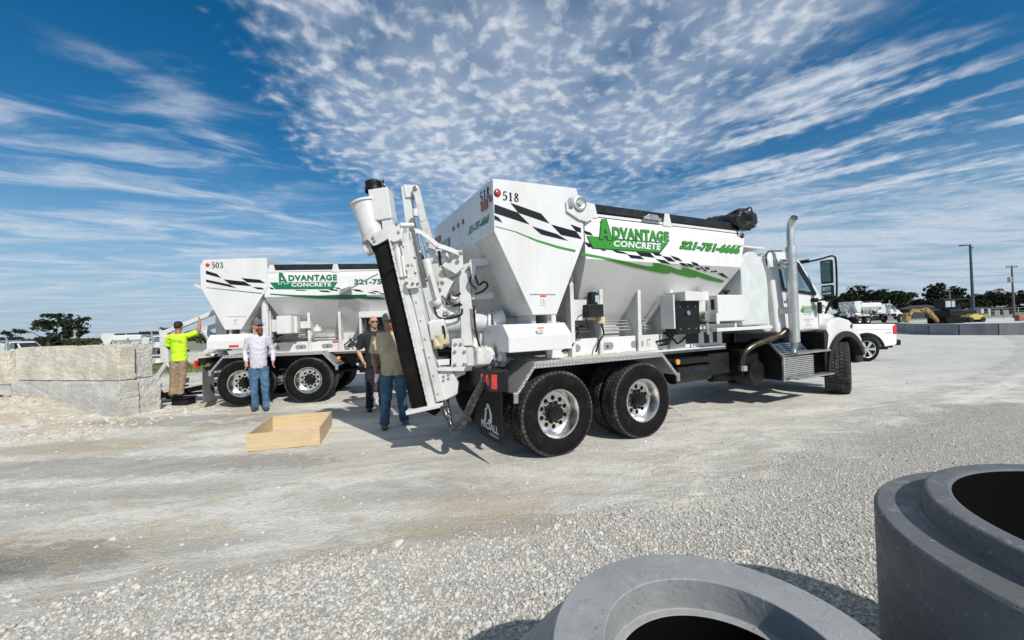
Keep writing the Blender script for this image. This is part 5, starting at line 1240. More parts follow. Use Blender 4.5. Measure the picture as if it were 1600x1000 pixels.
# ------------------------------------------------------------------ concrete rings in the foreground
def ring_mat(name, col, wet):
    m = bpy.data.materials.new(name); m.use_nodes = True; nt = m.node_tree; b = nt.nodes['Principled BSDF']
    tc = nt.nodes.new('ShaderNodeTexCoord'); o = tc.outputs['Object']
    a = noisef(nt, o, 3, 5, .6); f = noisef(nt, o, 60, 5, .7); pit = nt.nodes.new('ShaderNodeTexVoronoi'); pit.inputs['Scale'].default_value = 26; nt.links.new(o, pit.inputs[0])
    pm = X(nt, pit.outputs['Distance']).step(.03, .10); big = noisef(nt, o, 9, 3, .5).step(.55, .68)
    c = mixc(nt, a.step(.35, .65), col, [q * .82 for q in col]); c = mixc(nt, f.step(.5, .75) * .25, c, [q * 1.25 for q in col])
    spk = noisef(nt, o, 30, 6, .75).step(.60, .70) * wet
    c = mixc(nt, spk, c, (.28, .30, .33))
    stain = noisef(nt, o, 4.5, 6, .7, 1.2)
    c = mixc(nt, stain.step(.50, .74) * .28, c, [q * .55 for q in col])
    dust = noisef(nt, o, 7, 7, .72, .5).step(.54, .72)
    g = nt.nodes.new('ShaderNodeNewGeometry'); sg = nt.nodes.new('ShaderNodeSeparateXYZ'); nt.links.new(g.outputs['Normal'], sg.inputs[0])
    c = mixc(nt, dust * .35 * (X(nt, sg.outputs[2]).mx(0.0) * .8 + .2), c, (.40, .39, .36))
    pit2 = nt.nodes.new('ShaderNodeTexVoronoi'); pit2.inputs['Scale'].default_value = 60; nt.links.new(o, pit2.inputs[0]); rp = noisef(nt, o, 11, 2).step(.50, .60)
    pm2 = X(nt, pit2.outputs['Distance']).step(.06, .18)
    c = mixc(nt, (pm.inv().mx(pm2.inv() * rp)) * .85, c, [q * .25 for q in col])
    nt.links.new(c, b.inputs['Base Color']); nt.links.new((stain.step(.3, .7) * .3 + .45).s, b.inputs['Roughness']); b.inputs['Specular IOR Level'].default_value = .35
    bn = nt.nodes.new('ShaderNodeBump'); bn.inputs['Strength'].default_value = .40; bn.inputs['Distance'].default_value = .008
    nt.links.new((pm * .6 + pm2 * rp * .4 + f * .5 + a * .12).s, bn.inputs['Height']); nt.links.new(bn.outputs[0], b.inputs['Normal']); return m
RM1 = ring_mat('coated_concrete', (.27, .278, .282), .15); RM2 = ring_mat('damp_dark_concrete', (.12, .128, .132), .9)
def ringo(name, prof, c, m, label, wob=.0):
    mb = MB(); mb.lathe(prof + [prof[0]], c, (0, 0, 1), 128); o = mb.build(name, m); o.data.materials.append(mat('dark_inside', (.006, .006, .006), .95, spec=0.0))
    for p in o.data.polygons:
        q = Vector((p.center.x - c[0], p.center.y - c[1])).length
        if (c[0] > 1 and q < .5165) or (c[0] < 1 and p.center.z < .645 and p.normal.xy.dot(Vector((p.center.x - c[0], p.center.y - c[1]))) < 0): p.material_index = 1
    bv = o.modifiers.new('b', 'BEVEL'); bv.width = .003; bv.segments = 2; bv.limit_method = 'ANGLE'; bv.angle_limit = R(30)
    return tag(o, label, 'concrete ring', 'precast concrete manhole rings')
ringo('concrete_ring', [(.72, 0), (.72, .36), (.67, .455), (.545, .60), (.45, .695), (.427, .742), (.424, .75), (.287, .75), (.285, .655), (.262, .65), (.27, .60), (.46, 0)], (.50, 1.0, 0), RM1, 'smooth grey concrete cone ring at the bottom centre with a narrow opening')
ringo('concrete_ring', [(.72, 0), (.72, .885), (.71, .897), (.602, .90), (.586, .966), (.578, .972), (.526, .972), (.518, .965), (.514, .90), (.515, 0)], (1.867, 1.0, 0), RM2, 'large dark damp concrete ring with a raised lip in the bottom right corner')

# ------------------------------------------------------------------ concrete blocks on the left
BLK = mat('weathered_concrete', (.58, .545, .46), .9, var=.14, vscale=4, dirt=(.38, .34, .26), damt=.6, dscale=2.2, bump=.8, bscale=22, bdist=.03)
BLK2 = mat('weathered_concrete_grey', (.50, .495, .46), .9, var=.14, vscale=4, dirt=(.30, .29, .26), damt=.6, dscale=2.0, bump=.8, bscale=22, bdist=.03)
def block(L, D, H, loc, yaw, m, label, seed, cat='concrete block', group='stacked concrete blocks', name='concrete_block'):
    bm = bmesh.new(); bmesh.ops.create_cube(bm, size=1)
    for v in bm.verts: v.co = Vector((v.co.x * L, v.co.y * D, (v.co.z + .5) * H))
    bmesh.ops.bevel(bm, geom=bm.edges[:], offset=.022, segments=2, affect='EDGES')
    bmesh.ops.subdivide_edges(bm, edges=[e for e in bm.edges if e.calc_length() > .3], cuts=22, use_grid_fill=True)
    for v in bm.verts:
        p = v.co * 3 + Vector((seed * 7, 0, 0)); k = noise.noise(p) * .022 + noise.noise(p * 4) * .012 + noise.noise(p * 9) * .006
        v.co += Vector((k, noise.noise(p + Vector((3, 1, 0))) * .02 + noise.noise(p * 5) * .008, k * .7 if v.co.z > .05 else 0))
    me = bpy.data.meshes.new(name); bm.to_mesh(me); bm.free(); me.materials.append(m)
    for p in me.polygons: p.use_smooth = False
    o = bpy.data.objects.new(name, me); COL.objects.link(o); o.location = loc; o.rotation_euler = (0, 0, yaw); return tag(o, label, cat, group)
by = -.259; bd = Vector((math.cos(by), math.sin(by), 0)); bp = Vector((-math.sin(by), math.cos(by), 0)); e0 = Vector((-7.9, 7.86, 0))
block(3.2, .30, .73, e0 - bd * 1.60 + bp * .15 + Vector((0, 0, .735)), by, BLK, 'long cream concrete block on top of the stack, with a vertical crack', 1)
block(3.1, .38, .72, e0 - bd * 1.66 + bp * .48 + Vector((0, 0, .735)), by + .01, BLK2, 'concrete block behind the top one, only its rough grey end showing', 2)
block(3.4, .34, .73, e0 - bd * 1.63 + bp * .13 + Vector((.0, 0, 0)), by, BLK2, 'lower concrete block half buried in pale dirt', 3)
block(3.0, .42, .73, e0 - bd * 1.48 + bp * .52, by + .01, BLK2, 'lower rear concrete block, its square end beside the chute', 4)
block(2.4, .5, .74, e0 - bd * 4.45 + bp * .10 + Vector((0, 0, .66)), by + .02, BLK, 'concrete block at the left edge leaning into the dirt', 5)

# ------------------------------------------------------------------ plywood form
def ply_box():
    a, b = G(385, 706), G(500, 695)
    c = G(518, 666); d = (b - a).normalized(); n = Vector((-d.y, d.x, 0)); L = (b - a).length
    W_ = 1.18; L = L; sk = (c - b).normalized(); e = sk * W_
    r = empty('wooden_form', a, 0, 'open four sided plywood box frame lying on the ground before the workers', 'wooden box')
    t = .02; H = .235
    pts = [Vector((0, 0, 0)), d * L, d * L + e, e]
    for i in range(4):
        p, q = pts[i], pts[(i + 1) % 4]; dd = (q - p).normalized(); nn = Vector((-dd.y, dd.x, 0))
        p2, q2 = (p, q) if i % 2 == 0 else (p + dd * t, q - dd * t)
        mb = MB(); mb.add([p2, q2, q2 + nn * t, p2 + nn * t] + [k + Vector((0, 0, H)) for k in (p2, q2, q2 + nn * t, p2 + nn * t)], [(0, 3, 2, 1), (4, 5, 6, 7), (0, 1, 5, 4), (1, 2, 6, 5), (2, 3, 7, 6), (3, 0, 4, 7)])
        mb.build('side_board', PLY, r, .002)
    for k, (t_, z_) in enumerate(((.03, .05), (.03, .18), (.97, .05), (.97, .18))):
        sc = MB(); sc.lathe([(.006, 0), (.006, .002), (.0005, .003)], d * (L * t_) + Vector((0, 0, z_)) - n * .001, -n, 8); sc.build('screw', STEELG, r)
    return r
ply_box()

# ------------------------------------------------------------------ people
def person(loc, rz, label, shirt_c, pants_c, skin, arms, long_sleeve=False, head_yaw=0.0, cap=None, hair=None, beard=None, beard_len=.03, glasses=True, feet=((-.11, 0, 0), (.11, 0, 0)), heavy=1.0, shoe_c=(.05, .04, .035), pants_wide=1.0, tilt=0.0, H=1.83, cap_back=None):
    k = H / 1.83
    r = empty('person', loc, rz, label, 'person'); r.scale = (k, k, k)
    sh = {-1: Vector((-.172 * heavy, .01, 1.485)), 1: Vector((.172 * heavy, .01, 1.485))}
    tl = Vector((tilt, 0, 0))
    HZ = Matrix.Rotation(head_yaw, 4, 'Z'); hc = Vector((0, -.015, 0)) + tl * 1.3
    def hp(x, y, z): q = HZ @ Vector((x, y, 0)); return Vector((q.x, q.y, z)) + hc
    rot = HZ.to_3x3()
    mb = MB()
    mb.ball(hp(0, .01, 1.725), (.076, .096, .105), 12, 0, rot); mb.ball(hp(0, -.03, 1.665), (.058, .066, .075), 10, 0, rot); mb.ball(hp(0, -.062, 1.628), (.032, .03, .026), 8, 0, rot)
    mb.tube([hp(0, -.088, 1.725), hp(0, -.106, 1.692), hp(0, -.096, 1.682)], [.008, .014, .013], 8)
    mb.ball(hp(0, -.078, 1.742), (.055, .02, .014), 8, 0, rot)
    mb.ball(hp(0, -.088, 1.655), (.024, .014, .010), 6, 0, rot)
    for s_ in (-1, 1): mb.ball(hp(.078 * s_, .012, 1.70), (.012, .022, .034), 6, 0, rot)
    mb.tube([Vector((0, .01, 1.46)) + tl, hp(0, .012, 1.66)], [.068, .058], 14)
    mb.tube([(0, 0, .95), (0, 0, 1.1), tl + Vector((0, 0, 1.3)), tl + Vector((0, .0, 1.46))], [(.11, .08), (.11, .08), (.13, .08), (.09, .05)], 16)
    for s_ in (-1, 1):
        S0 = sh[s_] + tl; E, W_, HD = [Vector(q) for q in arms[s_]]
        mb.tube([S0, S0.lerp(E, .5), E, E.lerp(W_, .3), W_], [.034, .032, .028, .028, .026] if long_sleeve else [.044, .042, .038, .042, .027], 12)
        hd = (HD - W_).normalized(); side = Vector((0, -1, 0)) if abs(hd.z) > .6 else Vector((0, 0, 1)); side = (side - hd * side.dot(hd)).normalized(); nrm = hd.cross(side) * s_
        pc = W_ + hd * .05
        mb.tube([W_, W_ + hd * .045, W_ + hd * .088], [(.024, .024), (.032, .020), (.034, .018)], 10)
        for i in range(4):
            ln = (.070, .078, .073, .058)[i]; b0 = W_ + hd * .08 + side * (.028 - .018 * i)
            cu = -nrm
            mb.tube([b0, b0 + hd * ln * .45 + cu * .006, b0 + hd * ln * .78 + cu * .022, b0 + hd * ln * .9 + cu * .040], [.0095, .009, .0085, .0075], 8)
        b0 = W_ + hd * .03 + side * .03; mb.tube([b0, b0 + side * .022 + hd * .025, b0 + side * .024 + hd * .055 - nrm * .01], [.012, .011, .009], 8)
    for i, s_ in enumerate((-1, 1)):
        f = Vector(feet[i]); hip = Vector((.095 * s_, 0, .92)); kn = hip.lerp(f + Vector((0, 0, .08)), .5) + Vector((0, -.025, 0)); mb.tube([hip, kn, f + Vector((0, .01, .08))], [.055, .036, .030], 12)
    bo = mb.build('body', skin, r); md = bo.modifiers.new('r', 'REMESH'); md.mode = 'VOXEL'; md.voxel_size = .0085; md.use_smooth_shade = True
    sm = bo.modifiers.new('s', 'SMOOTH'); sm.factor = .5; sm.iterations = 2
    tx = bpy.data.textures.get('folds') or bpy.data.textures.new('folds', 'CLOUDS'); tx.noise_scale = .07; tx.noise_depth = 2
    def cloth(name, mb, m, vox=.014, st=.022):
        o = mb.build(name, m, r); md = o.modifiers.new('r', 'REMESH'); md.mode = 'VOXEL'; md.voxel_size = vox; md.use_smooth_shade = True
        s2 = o.modifiers.new('s', 'SMOOTH'); s2.factor = .5; s2.iterations = 3
        d = o.modifiers.new('d', 'DISPLACE'); d.texture = tx; d.strength = st * 1.35; d.mid_level = .5; d.texture_coords = 'LOCAL'; return o
    mb = MB(); hv = heavy
    mb.tube([(0, -.0, .86), (0, -.01 * hv, .95), (0, -.02 * hv, 1.08), tl * .7 + Vector((0, -.01, 1.25)), tl + Vector((0, 0, 1.40)), tl + Vector((0, .005, 1.50)), tl + Vector((0, .01, 1.545))], [(.165 * hv, .120 * hv), (.165 * hv, .125 * hv), (.158 * hv, .128 * hv), (.168 * hv, .125), (.178 * hv, .115), (.12, .080), (.068, .064)], 20)
    for s_ in (-1, 1):
        S0 = sh[s_] + tl; E, W_, HD = [Vector(q) for q in arms[s_]]
        mb.tube([tl + Vector((.06 * s_, 0, 1.47)), S0 + Vector((0, 0, -.005))], [.078, .066], 14)
        if long_sleeve: mb.tube([S0, S0.lerp(E, .5), E, E.lerp(W_, .5), W_.lerp(E, .04)], [.064, .056, .048, .042, .036], 14)
        else: mb.tube([S0, S0.lerp(E, .5), S0.lerp(E, .88)], [.070, .072, .078], 14)
    cloth('shirt', mb, shirt_c)
    mb = MB(); mb.tube([(0, 0, .84), (0, 0, .93), (0, 0, 1.02)], [(.145, .110), (.145 * hv, .112 * hv), (.11 * hv, .09 * hv)], 18)
    for i, s_ in enumerate((-1, 1)):
        f = Vector(feet[i]); hip = Vector((.09 * s_, 0, .88)); an = f + Vector((0, .01, .055)); kn = hip.lerp(an, .5) + Vector((0, -.02, 0)); pw = pants_wide
        mb.tube([hip, hip.lerp(kn, .5), kn, kn.lerp(an, .5), kn.lerp(an, .85), an], [.098, .092 * pw, .076 * pw, .070 * pw, .070 * pw, .078 * pw], 14)
    cloth('trousers', mb, pants_c, .014, .026)
    for i, s_ in enumerate((-1, 1)):
        f = Vector(feet[i]); mb = MB(); mb.ball(f + Vector((0, .03, .055)), (.046, .07, .055), 10); mb.ball(f + Vector((.008 * s_, -.10, .038)), (.050, .10, .040), 10); mb.ball(f + Vector((.008 * s_, -.04, .03)), (.045, .12, .03), 10)
        o = mb.build('shoe', mat('shoe_%.2f' % shoe_c[0], shoe_c, .7, var=.2), r); md = o.modifiers.new('r', 'REMESH'); md.mode = 'VOXEL'; md.voxel_size = .011; md.use_smooth_shade = True
    if hair:
        mb = MB(); mb.ball(hp(0, .025, 1.745), (.082, .098, .095), 12, 0, rot); o = mb.build('hair', hair, r)
    if cap:
        mb = MB(); n = 16; c0 = hp(0, .012, 1.745)
        prof = [(1.0, 0), (1.0, .03), (.93, .065), (.72, .095), (.4, .112), (.001, .116)]
        vs = [Vector((.086 * q * math.cos(2 * math.pi * j / n), .106 * q * math.sin(2 * math.pi * j / n), z)) for q, z in prof for j in range(n)]
        vs = [rot @ v + c0 for v in vs]; fs = [(i * n + j, i * n + (j + 1) % n, (i + 1) * n + (j + 1) % n, (i + 1) * n + j) for i in range(5) for j in range(n)]
        mb.add(vs, fs, 0, True)
        if cap_back is not None:
            for fi, f_ in enumerate(fs):
                yy = sum((rot.inverted() @ (vs[q] - c0)).y for q in f_) / 4
                if yy > .0: mb.mi[fi] = 1
        pl = [(-.07, -.075), (-.062, -.13), (-.035, -.165), (0, -.175), (.035, -.165), (.062, -.13), (.07, -.075), (.03, -.10), (-.03, -.10)]
        mb.plate([hp(x, y, 1.752 - .12 * abs(x)) for x, y in pl], .008, (0, 0, 1))
        mb.build('cap', [cap, cap_back or cap], r)
    if beard:
        mb = MB(); mb.ball(hp(0, -.05, 1.635), (.066, .066, .052) if beard_len > .05 else (.040, .052, .024), 10, 0, rot)
        mb.tube([hp(0, -.05, 1.66), hp(0, -.075, 1.62), hp(0, -.082, 1.62 - beard_len * .5), hp(0, -.078, 1.62 - beard_len)], [.05, .052, .046, .018] if beard_len > .05 else [.03, .032, .03, .012], 14)
        o = mb.build('beard', beard, r); d = o.modifiers.new('r', 'REMESH'); d.mode = 'VOXEL'; d.voxel_size = .009; d2 = o.modifiers.new('d', 'DISPLACE'); d2.texture = tx; d2.strength = .02
    if glasses:
        mb = MB()
        for s_ in (-1, 1): mb.ball(hp(.034 * s_, -.093, 1.722), (.030, .012, .018), 8, 0, rot); mb.tube([hp(.062 * s_, -.08, 1.727), hp(.08 * s_, .01, 1.72)], .005, 6)
        mb.tube([hp(-.01, -.102, 1.727), hp(.01, -.102, 1.727)], .005, 6); mb.build('sunglasses', GLASSD, r)
    else:
        mb = MB()
        for s_ in (-1, 1): mb.ball(hp(.031 * s_, -.088, 1.722), (.012, .008, .007), 6, 0, rot)
        mb.build('eyes', mat('eye', (.05, .04, .03), .3), r)
    mb = MB(); mb.tube([hp(-.022, -.099, 1.651), hp(0, -.104, 1.650), hp(.022, -.099, 1.651)], .004, 6)
    mb.build('mouth', mat('lips', (.25, .09, .07), .5), r)
    return r
CG = mat('grey_cotton', (.52, .51, .57), .9, var=.05, vscale=3, bump=.25, bscale=26)
DEN = mat('blue_denim', (.045, .11, .20), .9, var=.35, vscale=4, dirt=(.16, .24, .34), damt=.6, dscale=5, bump=.35, bscale=40)
DEN2 = mat('dark_denim', (.05, .12, .21), .9, var=.3, vscale=4, dirt=(.06, .11, .17), damt=.5, dscale=5, bump=.3, bscale=40)
LIME = mat('lime_shirt', (.52, .86, .02), .8, var=.06, vscale=4, bump=.25, bscale=24)
KHT = mat('khaki_trousers', (.27, .20, .13), .9, var=.15, vscale=4, bump=.3, bscale=30)
KHS = mat('khaki_shirt', (.50, .42, .27), .85, var=.1, vscale=3, bump=.3, bscale=26)
BLKC = mat('black_cotton', (.010, .011, .014), .85, var=.2, bump=.2, bscale=26)
BEARD = mat('red_brown_beard', (.11, .035, .018), .9, var=.4, vscale=30, bump=.8, bscale=80)
GREYH = mat('grey_beard', (.30, .26, .23), .9, var=.3, vscale=30)
DKH = mat('dark_hair', (.012, .010, .009), .7, var=.3, vscale=30)
def foot(px, py): q = G(px, py); return Vector((q.x, q.y, 0.0))
p1 = foot(405, 641)
person(p1 + Vector((0, .02, .0)), R(28), 'bearded man in light grey long sleeved shirt, jeans and cap behind the plywood box', CG, DEN, SKIN,
       {-1: ((-.235, .05, 1.21), (-.20, -.10, .99), (-.19, -.13, .90)), 1: ((.25, .06, 1.20), (.26, -.10, .98), (.26, -.15, .88))}, long_sleeve=True, head_yaw=R(38),
       cap=mat('charcoal_cap', (.10, .105, .11), .8), cap_back=BLKC, hair=None, beard=BEARD, beard_len=.11, feet=((-.08, .03, 0), (.12, -.10, 0)), H=1.87, shoe_c=(.045, .04, .035), heavy=.93, pants_wide=.92)
p2 = foot(588, 641)
person(p2, R(24), 'bald man in black t-shirt and sunglasses with a hand in his pocket', BLKC, BLKC, SKIN,
       {-1: ((-.30, .05, 1.18), (-.22, -.06, .97), (-.18, -.10, .90)), 1: ((.29, .05, 1.18), (.24, -.08, .97), (.2, -.12, .90))}, head_yaw=R(12), beard=GREYH, beard_len=.02, heavy=1.1, feet=((-.12, .0, 0), (.13, .06, 0)), H=1.86, shoe_c=(.012, .012, .012))
p3 = foot(617, 667)
k3 = person(p3, R(22), 'man in khaki short sleeved work shirt and jeans holding a white cup', KHS, DEN2, SKIN_T,
       {-1: ((-.30, .06, 1.18), (-.27, -.06, .95), (-.27, -.09, .86)), 1: ((.32, .05, 1.19), (.27, -.10, .97), (.22, -.14, .9))}, head_yaw=R(30), cap=mat('grey_camo_cap', (.24, .24, .24), .8, var=.5, vscale=20), heavy=1.16, feet=((-.16, .0, 0), (.17, .16, 0)), H=1.83, shoe_c=(.14, .11, .08), pants_wide=1.1, tilt=-.04)
mb = MB(); mb.plate([(-.16, -.142, 1.33), (-.04, -.150, 1.33), (-.04, -.152, 1.30), (-.10, -.152, 1.285), (-.16, -.146, 1.30)], .008, (0, -1, 0)); mb.build('pocket_flap', KHS, k3)
mb = MB(); mb.plate([(-.075, -.06, 1.56), (-.02, -.09, 1.53), (-.07, -.115, 1.47), (-.11, -.08, 1.53)], .012, (0, -1, .3)); mb.plate([(.075, -.06, 1.56), (.02, -.09, 1.53), (.07, -.115, 1.47), (.11, -.08, 1.53)], .012, (0, -1, .3)); mb.build('collar', KHS, k3)
# the cup in his hand
ca_ = Matrix.Rotation(R(22), 3, 'Z'); hw = p3 + ca_ @ Vector((-.262, -.155, .835))
mb = MB(); mb.lathe([(.0005, -.06), (.026, -.06), (.034, .06), (.030, .06), (.024, -.05), (.0005, -.05)], (0, 0, 0), (.25, 0, 1), 20)
cup = mb.build('paper_cup', mat('cup_white', (.72, .70, .68), .5, var=.1, dirt=(.35, .15, .12), damt=.4, dscale=20)); cup.location = hw; tag(cup, 'small white cup held in the hand of the khaki shirted man', 'cup')
p4 = AT(281, 616, 9.15); p4 = Vector((p4.x, p4.y, .20))
k4 = person(p4, R(197), 'man in lime green t-shirt and tan trousers, back turned, reaching up to the boom', LIME, KHT, SKIN_T,
       {-1: ((-.40, -.06, 1.58), (-.40, -.12, 1.82), (-.40, -.14, 1.92)), 1: ((.26, -.10, 1.22), (.18, -.28, 1.10), (.14, -.36, 1.10))}, hair=DKH, glasses=False, tilt=.0, feet=((-.02, .02, 0), (.13, .05, 0)), H=1.72, shoe_c=(.09, .07, .05), pants_wide=1.05, cap=BLKC)
for a_, b_ in ((1.40, 'ADVANTAGE'),):
    put_text('shirt_lettering', b_, lambda x, y: Vector((.14 - .28 * x, .150 + .012 * math.sin(x * 3), 1.385 + .045 * y - .03 * x)), VGRN_DK, k4, .02, .1)
mb = MB(); mb.box((-.14, -.12, 0), (.22, .14, .15)); mb.box((-.18, -.16, .15), (.26, .17, .168))
o = mb.build('step_platform', BLACK, None, .01); o.location = (p4.x, p4.y + .05, 0); tag(o, 'low black step platform under the man in lime green', 'platform')

# ------------------------------------------------------------------ trees
def leaf_mat(name, a, b_):
    m = bpy.data.materials.new(name); m.use_nodes = True; nt = m.node_tree; b = nt.nodes['Principled BSDF']; b.inputs['Roughness'].default_value = .7; b.inputs['Specular IOR Level'].default_value = .2
    g = nt.nodes.new('ShaderNodeNewGeometry'); nt.links.new(mixc(nt, X(nt, g.outputs['Random Per Island']), a, b_), b.inputs['Base Color']); return m
LF = [leaf_mat('dark_leaves', (.008, .014, .007), (.022, .034, .013)), leaf_mat('olive_leaves', (.030, .045, .015), (.070, .090, .030)), leaf_mat('brown_twigs', (.07, .055, .035), (.12, .10, .06))]
BARK = mat('bark', (.07, .055, .045), .9, var=.3)
def crown_mesh(n, blobs, leaf, seed, hole=.0):
    rng = np.random.default_rng(seed); w_ = np.array([b[3] * b[4] * b[5] for b in blobs]) ** .8; idx = rng.choice(len(blobs), n, p=w_ / w_.sum()); B = np.array(blobs)[idx]
    d = rng.normal(size=(n, 3)); d /= np.linalg.norm(d, axis=1)[:, None]; rad = rng.uniform(0, 1, n) ** .45
    c = B[:, :3] + d * rad[:, None] * B[:, 3:6]
    # clumping: pull toward random clump centres
    kc = c[rng.choice(n, max(6, n // 45))]; near = kc[rng.integers(0, len(kc), n)]
    dd = np.argmin(((c[:, None, :] - kc[None]) ** 2).sum(-1), 1) if n * len(kc) < 2e6 else rng.integers(0, len(kc), n)
    c = c + (kc[dd] - c) * rng.uniform(.2, .65, n)[:, None]
    a = rng.normal(size=(n, 3)); a /= np.linalg.norm(a, axis=1)[:, None]; b2 = np.cross(a, rng.normal(size=(n, 3))); b2 /= np.linalg.norm(b2, axis=1)[:, None]
    s_ = leaf * rng.uniform(.6, 1.4, n)[:, None]
    V = np.stack([c - a * s_, c + b2 * s_ * .55, c + a * s_, c - b2 * s_ * .55], 1).reshape(-1, 3)
    return V, (np.arange(n)[:, None] * 4 + np.arange(4)[None])
def tree(x, y, z, h, w_, kind, label, seed, n=2600, leaf=.22, name='tree', trunk_h=.3, group=None, leafmat=None, top_flat=False):
    rnd = random.Random(seed); r = empty(name, (x, y, z), 0, label, 'tree', group)
    mb = MB(); tr = h * .022 + .06
    tips = []; top = Vector((rnd.uniform(-.3, .3), 0, h * .55)); mb.tube([(0, 0, -.3), (0, 0, h * trunk_h), top], [tr * 1.3, tr, tr * .5], 8)
    blobs = []
    nb = 9 if kind == 'open' else 8
    for i in range(nb):
        a = i * 2.4 + rnd.random(); rr = w_ * .5 * rnd.uniform(.45, .9); zz_ = h * rnd.uniform(.45, .92)
        if kind == 'pine': zz_ = h * (.35 + .62 * i / nb); rr = w_ * .5 * (1.05 - .75 * i / nb) * rnd.uniform(.3, .7)
        p = Vector((rr * math.cos(a), rr * math.sin(a), zz_)); b0 = Vector((0, 0, h * trunk_h)).lerp(top, rnd.uniform(0, 1))
        mb.tube([b0, b0.lerp(p, .5) + Vector((0, 0, -.04 * h)), p], [tr * .5, tr * .3, tr * .1], 6)
        s_ = w_ * (.17 if kind == 'open' else .24) * rnd.uniform(.7, 1.3); blobs.append((p.x, p.y, p.z, s_, s_, s_ * (.38 if kind == 'open' else .62)))
        if kind == 'open':
            for q in range(3):
                p2 = p + Vector((rnd.uniform(-1, 1) * s_, rnd.uniform(-1, 1) * s_, rnd.uniform(-.3, .7) * s_)); mb.tube([p.lerp(b0, .25), p2], [tr * .15, tr * .05], 5); blobs.append((p2.x, p2.y, p2.z, s_ * .6, s_ * .6, s_ * .3))
    if kind in ('round', 'pine'): blobs.append((0, 0, h * .66, w_ * .30, w_ * .30, h * .24))
    mb.build('trunk', BARK, r)
    V, Fq = crown_mesh(n, blobs, leaf, seed); me = np_mesh('crown', V, Fq, False); me.materials.append(leafmat or LF[0]); o = bpy.data.objects.new('crown', me); COL.objects.link(o); o.parent = r
    return r
def groundY(px, Y, z=0):
    q = AT(px, 500, Y); return q.x, q.y
# left: one spreading tree, two thin bare-ish ones, and low growth
x, y = groundY(76, 62); tree(x, y, -1.0, 6.1, 9.0, 'open', 'spreading open crowned tree standing alone at the far left', 21, 3600, .22, trunk_h=.25)
for i, (px, hh, kd, lab) in enumerate(((207, 3.9, 'open', 'thin bare crowned tree left of the lime shirted man'), (243, 4.1, 'open', 'small scrubby tree right behind the post of the folded chute'))):
    x, y = groundY(px, 58); tree(x, y, -1.0, hh, 3.8, kd, lab, 31 + i, 900, .13, leafmat=LF[2] if i == 0 else LF[1])
for i, (px, hh, ww, lab) in enumerate(((228, 3.0, 3.0, 'low palm like bush behind the distant truck cab'), (325, 2.9, 3.5, 'twiggy bush behind the rear of truck 503'), (150, 2.3, 5, 'low hazy bush between the far trucks on the left'), (10, 2.4, 5, 'low bush behind the leftmost distant truck'))):
    x, y = groundY(px, 66); tree(x, y, -1.0, hh, ww, 'round', lab, 41 + i, 900, .16, name='bush', leafmat=LF[1 if i else 0])
# right: belt of dark trees
spec = [(1312, 34, 8, 'round', 'dark bushy tree just right of the cab mirror'), (1335, 42, 9, 'round', 'broad dark oak above the distant concrete mixer'), (1362, 38, 9, 'round', 'dark oak second from the cab in the far treeline'), (1385, 36, 8, 'round', 'flat topped dark oak over the distant mixer truck'),
        (1408, 31, 7, 'round', 'greener round tree above the pickup tailgate'), (1432, 10, 6, 'round', 'low tree in the dip of the treeline'), (1452, 17, 6, 'round', 'small dark tree left of the tall pine'),
        (1466, 47, 7, 'pine', 'tallest dark pine in the treeline on the right'), (1492, 37, 7, 'pine', 'second tall pine, left of the lamp pole'), (1508, 14, 8, 'round', 'dark round tree directly left of the tall lamp pole'),
        (1534, 24, 7, 'round', 'dark low tree right of the lamp pole'), (1556, 27, 9, 'round', 'brownish bare tree between lamp pole and utility pole'), (1580, 27, 9, 'round', 'dark tree behind the utility pole'), (1604, 28, 9, 'round', 'dark tree cut by the right edge of the photo'), (1640, 28, 9, 'round', 'dark tree beyond the right edge of the photo'), (1480, 18, 10, 'round', 'low dark undergrowth tree behind the loader'), (1345, 26, 10, 'round', 'low dark shrub tree behind the distant mixer')]
for i, (px, hp_, ww, kd, lab) in enumerate(spec):
    Yd = 96 + 6 * ((i * 7) % 3); x, y = groundY(px, Yd); hz = 508 - .0345 * (px - 800)
    h_ = (hp_ * .92) * Yd / F_PX + 1.6
    tree(x, y, 0, h_, ww * 1.0, kd, lab, 60 + i, 4200, .24, group=None, leafmat=LF[1] if i in (4,) else (LF[2] if i == 11 else LF[0]), trunk_h=.15)
# far wooded horizon (reads as one mass)
rng = np.random.default_rng(77); nq = 16000; xx = rng.uniform(40, 330, nq); yy = rng.uniform(128, 140, nq); zz_ = rng.uniform(0, 1, nq) * (.9 + 2.6 * fbm(xx * .07, xx * 0, 3, 2))
a = rng.normal(size=(nq, 3)); a /= np.linalg.norm(a, axis=1)[:, None]; b2 = np.cross(a, rng.normal(size=(nq, 3))); b2 /= np.linalg.norm(b2, axis=1)[:, None]; c_ = np.stack([xx, yy, zz_], 1)
V = np.stack([c_ - a * .55, c_ + b2 * .4, c_ + a * .55, c_ - b2 * .4], 1).reshape(-1, 3); me = np_mesh('far_wood', V, np.arange(nq)[:, None] * 4 + np.arange(4)[None], False); me.materials.append(LF[0]); o = bpy.data.objects.new('far_wood', me); COL.objects.link(o); tag(o, 'dark far off wood along the horizon on the right', 'wood', None, 'stuff')
xx = rng.uniform(-260, 40, nq); yy = rng.uniform(190, 205, nq); zz_ = -1 + rng.uniform(0, 1, nq) * (2.0 + 3.0 * fbm(xx * .05, xx * 0, 3, 5)); c_ = np.stack([xx, yy, zz_], 1)
